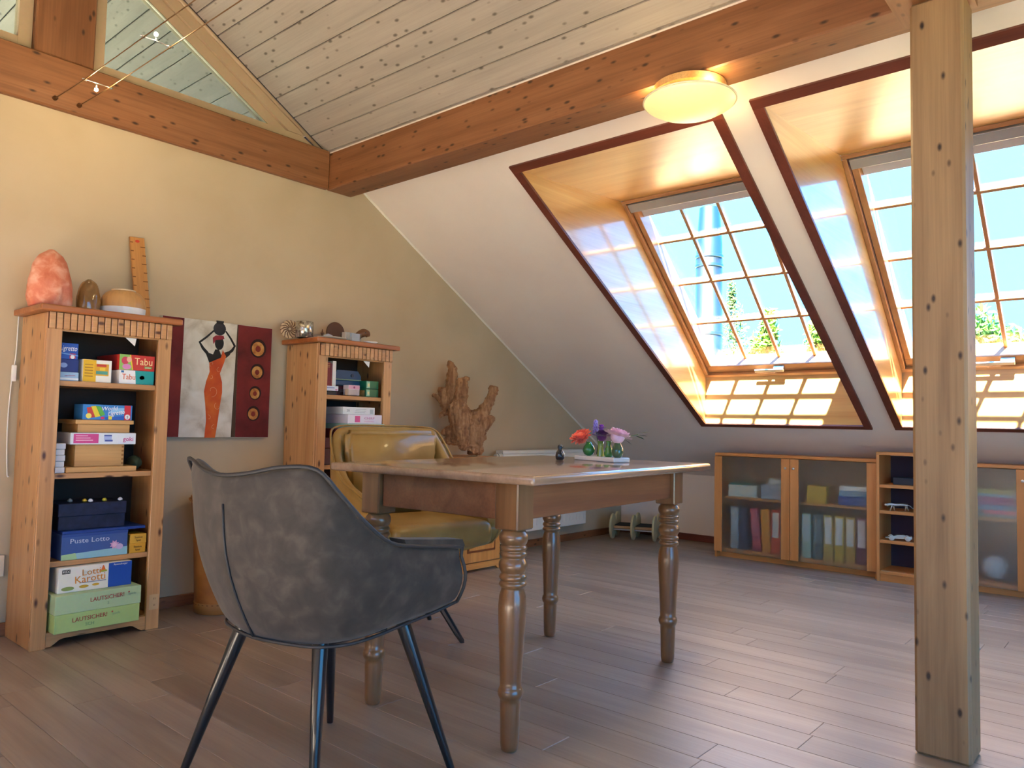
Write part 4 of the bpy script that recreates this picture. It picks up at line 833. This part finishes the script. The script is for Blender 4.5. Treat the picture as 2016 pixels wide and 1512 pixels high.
P('stone', pebble([.92, .98, 1.0, 1.0, .98, .95, .90, .84, .74, .57, .15], .047, .043, .145, .06, 5), mottled('agate', ['#6a4a2a', '#8a6438', '#a98a5a'], 9, .18, 5, .05, coat=.5), st_, True)
df = thing('aroma_diffuser', 'round wood grain aroma diffuser with a white foot', 'diffuser', (1.366, 3.475, ZB))
P('base', lathe(NB(), [(.080, 0), (.090, .006), (.092, .036)], 40), mat('white plastic', '#E2E4E8', .35), df, 'auto')
P('cover', lathe(NB(), [(.0915, .0363), (.092, .05), (.086, .078), (.072, .100), (.058, .110), (.050, .112)], 40), wood('diffuser wood', '#A9773f', '#D0A066', 'Z', .5, .4, 0), df, 'auto')
P('cap', lathe(NB(), [(.050, .1123), (.049, .118), (.03, .119)], 32), mat('pale cap', '#D9C2A0', .5), df, 'auto')
ru = thing('height_ruler', 'wooden measuring board leaning on the wall above the bookcase', 'ruler', (1.512, 3.600, ZB)); ru.rotation_euler = (R(-8.5), R(-3.5), 0)
P('board', bx((-.034, .0, .0), (.034, .010, .415), .002), wood('ruler wood', '#B5793A', '#C98F50', 'Z', 1, .5, 0), ru)
for i in range(9): panel(ru, .018 if i % 2 else .012, .034, .03+i*.042, .0345+i*.042, mat('ruler mark', '#7a4a20', .7), 'mark', .0008); panel(ru, -.034, -.020, .05+i*.042, .0545+i*.042, MATS['ruler mark'], 'mark', .0008)
panel(ru, -.034, .034, .004, .02, C('#B8382c'), 'red_band'); poly(ru, ell(0, .395, .010, .007), C('#C8402c'), 'red_mark')
Z2 = 1.3625
sh_ = thing('spiral_shell', 'striped fossil shell disc standing on the bookcase right of the painting', 'shell', (2.262, 3.56, Z2), R(-30)); bm = NB()
lathe(bm, [(.002, -.014), (.03, -.02), (.045, -.012), (.050, 0), (.045, .012), (.03, .02), (.002, .014)], 32, (0, 0, .0505), 'Y'); P('disc', bm, mat('shell cream', '#C9AE8A', .5), sh_, True)
for i in range(14):
    a = i/14*2*math.pi; bm = NB(); tube(bm, [(.008*math.cos(a), -.0185, .0505+.008*math.sin(a)), (.030*math.cos(a+.25), -.0225, .0505+.030*math.sin(a+.25)), (.0485*math.cos(a+.6), -.006, .0505+.0485*math.sin(a+.6))], [.002, .0032, .003], 6); P('stripe', bm, mat('shell brown', '#6d4a32', .6), sh_, True)
cp = thing('tealight_cup', 'silver mercury glass tealight cup in front of the striped shell', 'cup', (2.285, 3.455, Z2)); bm = NB(); lathe(bm, [(.040, 0), (.046, .002), (.046, .085), (.044, .086), (.043, .085), (.043, .006), (.001, .006)], 32, cap=False)
P('glass', bm, mottled('mercury glass', ['#6d665a', '#b9b2a2', '#efece4'], 60, .18, 5, .5), cp, True); MATS['mercury glass'].node_tree.nodes['Principled BSDF'].inputs['Metallic'].default_value = .85
dp = thing('shallow_dish', 'cream shallow dish with small keepsakes on the bookcase', 'dish', (2.425, 3.44, Z2)); P('dish', lathe(NB(), [(.045, 0), (.06, .002), (.098, .010), (.100, .013), (.096, .012), (.06, .006), (.001, .005)], 40, cap=False), mat('cream ceramic', '#DCCFB8', .4), dp, True)
tw = thing('tower_figurine', 'tiny brown tower figurine standing in the cream dish', 'figurine', (2.395, 3.45, Z2+.0062)); P('tower', lathe(NB(), [(.016, 0), (.012, .012), (.006, .018), (.006, .028), (.013, .031), (.005, .036), (.002, .052)], 10), mat('bronze brown', '#6a4a34', .5), tw, 'auto')
wd = thing('white_wedge', 'white porcelain shard leaning in the cream dish', 'figurine', (2.44, 3.46, Z2+.0064)); P('shard', prism(NB(), [(-.032, 0), (.034, 0), (.030, .026), (.0, .034), (-.026, .018)], .02, lambda u, v, w: (u, w, v)), mat('lilac white', '#C9C4CC', .5), wd)
ds = thing('brown_plate', 'round brown plate standing on edge behind the card box', 'plate', (2.535, 3.53, Z2)); P('plate', lathe(NB(), [(.001, -.004), (.050, -.004), (.058, -.008), (.060, -.004), (.058, .004), (.001, .006)], 36, (0, 0, .0600), 'Y'), mat('brown clay', '#5E3A26', .55), ds, True)
cb_ = thing('card_holder', 'clear acrylic card holder on the bookcase edge', 'holder', (2.548, 3.372, Z2)); P('base', bx((-.05, 0, 0), (.05, .06, .003)), acr, cb_); P('front_wall', bx((-.05, 0, .0032), (.05, .003, .05)), acr, cb_); P('back_wall', bx((-.05, .057, .0032), (.05, .06, .055)), acr, cb_); P('cards', bx((-.012, .0035, .0032), (.042, .03, .048)), C('#B9C0CE'), cb_); P('cards', bx((-.045, .02, .0032), (-.013, .05, .052)), C('#BFB8B0'), cb_)
bd = thing('wooden_bird', 'brown wooden bird figure at the end of the bookcase top', 'figurine', (2.655, 3.44, Z2), R(-20)); bm = NB()
tube(bm, catmull([(-.040, 0, .020), (-.030, 0, .036), (-.012, 0, .056), (.010, 0, .066), (.028, 0, .060), (.034, 0, .045)]), [.020, .021, .022, .024, .022, .011], 12)
for v in bm.verts: v.co.z = max(v.co.z, 0); v.co.y *= .7
P('body', bm, mat('bird brown', '#6B4226', .5), bd, True); P('eye', lathe(NB(), [(.003, -.0185), (.003, -.0165)], 10, (.014, 0, .066), 'Y'), black, bd)
sd_ = thing('white_saucer', 'small white saucer beside the wooden bird', 'dish', (2.655, 3.365, Z2)); P('saucer', lathe(NB(), [(.03, 0), (.042, .008), (.040, .010), (.02, .004), (.001, .004)], 28, cap=False), white, sd_, True)

# ------------------------------------------------------------------ painting
pg = thing('canvas_painting', 'square canvas of a figure in an orange dress carrying a pot', 'painting', (0, 3.648, 0))
PX0, PX1, PZ0, PZ1 = 1.618, 2.212, .827, 1.417
P('canvas', bx((PX0, 0, PZ0), (PX1, .0312, PZ1), .002), mottled('canvas cream', ['#A89A86', '#CFC7B8', '#DDD8CE'], 9, .85, 8, .2), pg)
red = mottled('canvas red', ['#4A1414', '#6E1F1E', '#7E2A24'], 5, .8, 5, .1)
def q(X, Y): return (1.72+(X*.1984-30)*.00272, .827+(261-Y*.1984)*.00267)
fc = lambda u, v, w: (u, -w, v)
def pp(name, pts, m, d=.0012, conv=True): return P(name, prism(NB(), [q(*p) for p in pts] if conv else pts, d, fc), m, pg)
pp('red_field', [(2.020, PZ0+.002), (PX1-.002, PZ0+.002), (PX1-.002, PZ1-.002), (2.014, PZ1-.002)], red, .0008, False)
pp('red_field', [(PX0+.002, PZ0+.002), (1.722, PZ0+.002), (1.726, PZ1-.002), (PX0+.002, PZ1-.002)], red, .0008, False)
pp('brown_edge', [(1.996, PZ0+.002), (2.0195, PZ0+.002), (2.0135, PZ1-.002), (2.008, PZ1-.002)], mat('brown edge', '#4a3626', .8), .0007, False)
skin = mat('painted black', '#1a1413', .7); dressm = mottled('painted dress', ['#A83420', '#C4501F', '#D9742A'], 7, .75, 3, 0)
pp('dress', [(545, 470), (580, 530), (560, 600), (525, 700), (550, 780), (556, 880), (540, 1000), (525, 1150), (505, 1318), (400, 1318), (410, 1150), (395, 1000), (378, 880), (395, 780), (425, 690), (415, 600), (440, 590), (530, 545)], dressm, .0016)
pp('torso', [(372, 500), (450, 520), (470, 470), (508, 470), (530, 520), (545, 500), (600, 478), (622, 508), (580, 545), (530, 549), (418, 606)], skin, .0013)
pp('head', ell(508, 408, 44, 64), skin, .0014); pp('headwrap', [(445, 400), (440, 360), (470, 335), (545, 330), (556, 360), (520, 372), (470, 380), (452, 420)], mat('painted wrap', '#8E2430', .7), .002)
pp('pot', ell(505, 268, 62, 64), mottled('painted pot', ['#1c1a1e', '#34323a'], 10, .7), .0018); pp('pot_neck', [(468, 190), (545, 190), (538, 222), (474, 222)], skin, .0019)
for pl_ in ([(395, 515), (350, 470), (315, 415), (380, 360), (450, 290)], [(590, 508), (640, 465), (665, 420), (620, 350), (568, 285)]):
    L1, R1 = [], []
    for i, (X, Y) in enumerate(pl_):
        a, b = pl_[max(i-1, 0)], pl_[min(i+1, len(pl_)-1)]; d = math.hypot(b[0]-a[0], b[1]-a[1]); wv = 15-(2*i)
        L1.append((X-(b[1]-a[1])/d*wv, Y+(b[0]-a[0])/d*wv)); R1.append((X+(b[1]-a[1])/d*wv, Y-(b[0]-a[0])/d*wv))
    pp('arm', L1+R1[::-1], skin, .0015)
def swirl(cx_, cy_, r0, a0, turns, k=1):
    pts = []
    for i in range(18): t = i/17; a = a0+k*turns*2*math.pi*t; rr = r0*(1-.75*t); u, v = q(cx_+rr*math.cos(a), cy_+rr*math.sin(a)); pts.append((u, -.0020, v))
    bm = NB(); tube(bm, pts, .0011, 5); P('swirl', bm, mat('painted swirl', '#E29A70', .7), pg, True)
for a in ((455, 870, 60, 1.6, .8, -1), (440, 612, 26, 2, .8, 1), (515, 670, 30, 4.6, .6, -1), (435, 745, 26, 5, .5, 1), (520, 1020, 42, 4.2, .7, -1), (430, 1130, 30, 4.6, .5, 1), (485, 1220, 26, 4.8, .6, -1)): swirl(*a)
for X, Y, r in ((915, 420, 78), (915, 655, 66), (900, 870, 58), (890, 1075, 62)):
    pp('ring_outer', ell(X, Y, r*1.12, r*1.22), mat('ring dark', '#2a0f0c', .8), .0011); pp('ring', ell(X-4, Y+6, r*.86, r*.92), mottled('ring gold', ['#8a4a22', '#B5793A', '#C9985A'], 30, .7), .0022); pp('ring_centre', ell(X-4, Y+6, r*.36, r*.4), mat('ring red', '#7a2418', .7), .0028)  # dark outer ellipse belongs to the painted picture

# ------------------------------------------------------------------ on the table
ct_, st_2 = math.cos(TH), math.sin(TH)
tr = thing('vase_tray', 'white ceramic tray carrying a row of green vases on the table', 'tray', (2.555, 1.728, ZT+.0002), math.atan2(.963, .27))
wc = mat('white ceramic', '#E8EAEA', .25, coat=.4)
P('tray', bx((-.125, -.042, 0), (.125, .042, .018), .004, 2), wc, tr)
e1 = Vector((.27, .963, 0)); e2 = Vector((.963, -.27, 0)); TC = Vector((2.555, 1.728, ZT+.0185))
def vase(label, a, b, prof_, col):
    o = thing('bud_vase', label, 'vase', TC+e1*a+e2*b); P('vase', lathe(NB(), prof_+[(prof_[-1][0]-.002, prof_[-1][1]-.001), (prof_[-1][0]-.002, prof_[-1][1]-.012), (.001, prof_[-1][1]-.013)], 28, cap=False), mat('glaze '+col, col, .12, coat=.6), o, True); return o
V4 = vase('dark olive green vase with a bulbous body holding the pink peony', -.098, 0, [(.013, 0), (.020, .006), (.024, .020), (.021, .036), (.014, .050), (.010, .062), (.011, .072)], '#4a6648')
V3 = vase('leaf green vase with ringed bulbs', -.045, 0, [(.013, 0), (.018, .006), (.019, .016), (.013, .024), (.0145, .032), (.010, .040), (.0095, .058), (.011, .064)], '#4d8c42')
V2 = vase('pale olive green straight vase holding the purple flower', .010, .004, [(.015, 0), (.014, .01), (.0115, .03), (.0115, .045), (.014, .062)], '#7c9448')
V1 = vase('round emerald vase holding the coral flower', .075, -.004, [(.010, 0), (.020, .006), (.026, .022), (.021, .038), (.012, .048), (.009, .056)], '#2f7a3f')
V5 = vase('very dark green vase behind the pale olive one', .040, .026, [(.012, 0), (.015, .01), (.012, .03), (.009, .05), (.010, .058)], '#16302e')
def petals(parent, c, n, r0, r1, h, m, rng, layers=4, cup=.6, wid=.8):
    for ly in range(layers):
        f = ly/max(layers-1, 1); rr = r1*(1-f)+r0*f
        for i in range(n):
            a = 2*math.pi*(i+.5*(ly % 2))/n+rng.uniform(-.15, .15); el = (.15+f*1.0)*cup+rng.uniform(-.1, .1); bm = NB(); vs = []
            for s in range(5):
                t = s/4; wv = wid*rr*math.sin(math.pi*(.12+.80*t))*.5
                for k in (-1, 0, 1):
                    d = rr*t; vs.append(bm.verts.new((math.cos(a)*d*math.cos(el*t+.1)-math.sin(a)*wv*k, math.sin(a)*d*math.cos(el*t+.1)+math.cos(a)*wv*k, d*math.sin(el*(.4+.6*t))+h*f*.3+(.10*rr*abs(k)))))
            for s in range(4):
                for k in range(2): bm.faces.new((vs[s*3+k], vs[s*3+k+1], vs[s*3+k+4], vs[s*3+k+3]))
            P('petal', bm, m, parent, True, loc=c)
rng = random.Random(11)
def flower(label, v, dz, tilt, n, r0, r1, col, stem_h, layers, cup, wid, off=(0, 0)):
    o = thing('cut_flower', label, 'flower', Vector(v.location)+Vector((0, 0, .02))); o.rotation_euler = (0, 0, 0)
    bm = NB(); tube(bm, catmull([(0, 0, .0), (off[0]*.1, off[1]*.1, dz*.7), (off[0], off[1], stem_h)]), .0018, 6); P('stem', bm, mat('stem green', '#4d7038', .6), o, True)
    hd = bpy.data.objects.new('blossom', None)
    m = mottled('petal '+col[0], list(col), 20, .6, 3, 0, sheen=.3)
    b0 = NB(); bmesh.ops.create_icosphere(b0, subdivisions=2, radius=r1*.5); h = P('blossom', b0, m, o, True, loc=(off[0], off[1], stem_h)); h.rotation_euler = tilt
    petals(h, (0, 0, 0), n, r0, r1, .02, m, rng, layers, cup, wid)
    return o
flower('pale pink peony in the dark olive vase', V4, .05, (R(10), R(10), 0), 8, .026, .058, ('#D0A0C0', '#E4BEDA', '#EED4E6'), .062, 5, .9, 1.1)
flower('coral dahlia leaning out of the emerald vase', V1, .04, (R(-20), R(-35), R(30)), 14, .018, .05, ('#D2483A', '#E8604A', '#EE8468'), .052, 6, .8, .42, (-.020, .024))
flower('dark purple flower with a bright violet tip in the pale olive vase', V2, .05, (R(5), 0, 0), 9, .02, .042, ('#3a1450', '#521c66', '#7a2f92'), .060, 4, 1.0, .9, (.0, -.006))
flower('violet bud beside the dark purple flower', V5, .05, (0, 0, 0), 6, .010, .020, ('#7a2a9a', '#9a48b8', '#b86ad0'), .094, 3, 1.2, .9, (-.010, -.012))
li = thing('lilac_sprig', 'lilac blue sprig rising above the flowers', 'flower', Vector(V5.location)+Vector((.003, .003, .015))); bm = NB(); tube(bm, [(0, 0, 0), (-.004, .012, .06), (-.006, .018, .115)], .0015, 6); P('stem', bm, MATS['stem green'], li, True)
for i in range(34):
    t = i/33; a = i*2.4; bm = NB(); bmesh.ops.create_icosphere(bm, subdivisions=1, radius=.0052); P('floret', bm, mottled('lilac', ['#6a5ac0', '#8f84dc', '#c0b8f0'], 60, .6), li, True, loc=(-.006+.009*math.cos(a)*(1-.4*t), .018+.009*math.sin(a)*(1-.4*t), .078+.052*t))
lv = thing('leaf_sprig', 'dark green leaf sprig beside the pink peony', 'leaves', Vector(V4.location)+Vector((.002, -.002, .02)))
bm = NB(); tube(bm, catmull([(0, 0, 0), (.004, -.004, .046), (.03, -.034, .064), (.05, -.06, .072)]), .0014, 6); P('stem', bm, MATS['stem green'], lv, True)
for (px_, py_, pz_), az, ln, el in [((.046, -.052, .070), -.9, .06, .25), ((.044, -.050, .070), -.5, .055, -.1), ((.040, -.046, .068), -1.4, .045, -.35), ((.012, -.02, .052), -.8, .03, -.8)]:
    bm = NB(); vs = []
    for s in range(6):
        t = s/5; wv = ln*.34*math.sin(math.pi*t)
        for k in (-1, 0, 1): d = ln*t; vs.append(bm.verts.new((d*math.cos(az)-math.sin(az)*wv*k, d*math.sin(az)+math.cos(az)*wv*k, d*math.sin(el)+.15*wv*abs(k))))
    for s in range(5):
        for k in range(2):
            try: bm.faces.new((vs[s*3+k], vs[s*3+k+1], vs[s*3+k+4], vs[s*3+k+3]))
            except ValueError: pass
    o = P('leaf', bm, mat('glossy leaf', '#2f5a30', .25, coat=.5), lv, True, loc=(px_, py_, pz_))
pn = thing('penguin_figurine', 'small black and white penguin figurine on the table', 'figurine', (2.452, 1.86, ZT+.0002), R(-40))
P('body', lathe(NB(), [(.001, 0), (.014, .0005), (.0175, .006), (.0185, .018), (.015, .032), (.009, .041), (.0085, .044), (.0105, .049), (.010, .056), (.006, .061), (.001, .0625)], 24, cap=False), mat('penguin black', '#20242c', .2, coat=.6), pn, True)
bm = NB(); bmesh.ops.create_icosphere(bm, subdivisions=3, radius=1)
for v in bm.verts: v.co = Vector((.0115*v.co.x+.0085, .0115*v.co.y, .0185+.0175*v.co.z))
P('belly', bm, mat('penguin white', '#E6E8EC', .2, coat=.6), pn, True)
P('beak', lathe(NB(), [(.003, .009), (.0008, .016)], 8, (0, 0, .052), 'X'), mat('beak', '#3a3a40', .3), pn, True)
for s in (-1, 1): bm = NB(); tube(bm, [(.0, s*.012, .036), (.003, s*.019, .024), (.004, s*.021, .014)], [.003, .0045, .002], 8); P('wing', bm, MATS['penguin black'], pn, True)

# ------------------------------------------------------------------ ceiling lamp
lp = thing('ceiling_lamp', 'round flush ceiling lamp with a glowing cream glass dish under the purlin', 'lamp', (2.625, 1.385, 2.27))
P('mount_ring', lathe(NB(), [(.132, 0), (.140, -.004), (.140, -.030), (.134, -.034)], 48), wood('lamp ring', '#C98f4e', '#DDB076', 'X', 1, .4, 0), lp, 'auto')
P('collar', lathe(NB(), [(.126, -.0345), (.128, -.055)], 48), mat('lamp collar', '#E8D9B0', .4), lp, 'auto')
def glow(nm, col, e_, base):
    m = mat(nm, base, .35); b = m.node_tree.nodes['Principled BSDF']; b.inputs['Emission Color'].default_value = hx(col); b.inputs['Emission Strength'].default_value = e_; return m
P('glass_dish', lathe(NB(), [(.150, -.0555), (.176, -.060), (.178, -.064), (.168, -.076), (.130, -.098), (.080, -.112), (.03, -.117), (.001, -.1175)], 56, cap=False), glow('lamp glass', '#FFD87A', .098, '#F2E2B0'), lp, True)
bm = NB(); tube(bm, [(.1775*math.cos(i*math.pi/32), .1775*math.sin(i*math.pi/32), -.063) for i in range(65)], .004, 8); P('dish_rim', bm, mat('lamp rim', '#F0E4C0', .35), lp, True)
ld = bpy.data.lights.new('ceiling lamp bulb', 'AREA'); ld.shape = 'DISK'; ld.size = .30; ld.energy = 1.5; ld.color = (1, .78, .42)
lo = bpy.data.objects.new('lamp_glow', ld); COL.objects.link(lo); lo.parent = lp; lo.location = (0, 0, -.122)
ld2 = bpy.data.lights.new('ceiling lamp upward spill', 'POINT'); ld2.energy = 2.6; ld2.shadow_soft_size = .03; ld2.color = (1, .75, .38)
for a in (0, 2.1, 4.2):
    l2 = bpy.data.objects.new('lamp_spill', ld2); COL.objects.link(l2); l2.parent = lp; l2.location = (.16*math.cos(a), .16*math.sin(a), -.045)
ld2.energy = .24

# ------------------------------------------------------------------ low-voltage wire lights
wm = mat('cable copper', '#8a6a48', .35, .8)
X1_, X2_, ZW = 1.118, 1.215, 2.309
for x_, lb in ((X1_, 'bare tension wire of the spotlights, end nearer the short gable post'), (X2_, 'bare tension wire of the spotlights, end nearer the purlin')):
    o = thing('tension_wire', lb, 'wire', (x_-.012, YG-.031, ZW)); bm = NB(); tube(bm, [(0, 0, 0), (.012, -.3, 0), (.02, -1.4, 0), (.03, -6.2, 0)], .0022, 6); P('wire', bm, wm, o, True)
    P('anchor', lathe(NB(), [(.010, 0), (.010, -.012), (.006, -.02)], 14, (0, 0, 0), 'Y'), mat('anchor brown', '#5a3a22', .4, .5), o, 'auto')
bulb_m = glow('halogen', '#FFE2A8', 24, '#FFF0D0')
def spot(label, y, dz):
    o = thing('wire_spotlight', label, 'spotlight', (X1_+.005, y, ZW)); W = X2_-X1_
    bm = NB(); tube(bm, [(-.012, 0, .0045), (W+.012, .0, .0045)], .0022, 8); P('crossbar', bm, metal, o, True)
    for xx in (0, W): P('clip', lathe(NB(), [(.005, -.006), (.005, .006)], 10, (xx, 0, .003), 'X'), metal, o, 'auto')
    bm = NB(); tube(bm, [(W*.45, 0, .0045), (W*.45, 0, dz*.5)], .003, 8); P('socket', bm, metal, o, True)
    P('bulb', lathe(NB(), [(.001, -.008), (.006, -.005), (.0075, .0), (.006, .005), (.001, .008)], 12, (W*.45, 0, dz)), bulb_m, o, True)
    l = bpy.data.lights.new('halogen bulb', 'POINT'); l.energy = .34; l.color = (1, .72, .36); l.shadow_soft_size = .012
    lo = bpy.data.objects.new('bulb_light', l); COL.objects.link(lo); lo.parent = o; lo.location = (W*.45, -.02, dz)
spot('halogen spotlight clipped to the wires close to the gable beam', 3.35, -.024)
spot('halogen spotlight clipped to the wires before the triangular window', 2.795, .030)
spot('halogen spotlight clipped to the wires under the plank ceiling', 2.13, .030)

# small wall things
co = thing('hanging_cord', 'white lamp cord with an inline switch hanging beside the bookcase', 'cord', (1.018, 3.672, .66))
bm = NB(); tube(bm, catmull([(.006, 0, .70), (.004, 0, .52), (-.002, -.004, .46), (-.008, 0, .38), (-.012, 0, .2), (-.004, 0, .02), (.004, 0, 0)]), .0025, 6); P('cable', bm, white, co, True)
P('switch', bx((-.010, -.012, .40), (.008, .004, .47), .004, 2), white, co)
so2 = thing('wall_socket', 'cream double wall socket beside the bookcase', 'socket', (.985, 3.679, .29)); P('plate', bx((-.04, -.010, -.045), (.04, 0, .045), .003), mat('cream plastic', '#D9CDB4', .4), so2); P('insert', lathe(NB(), [(.020, -.0105), (.020, -.0102)], 20, (0, 0, 0), 'Y'), mat('socket insert', '#C2B59a', .5), so2)
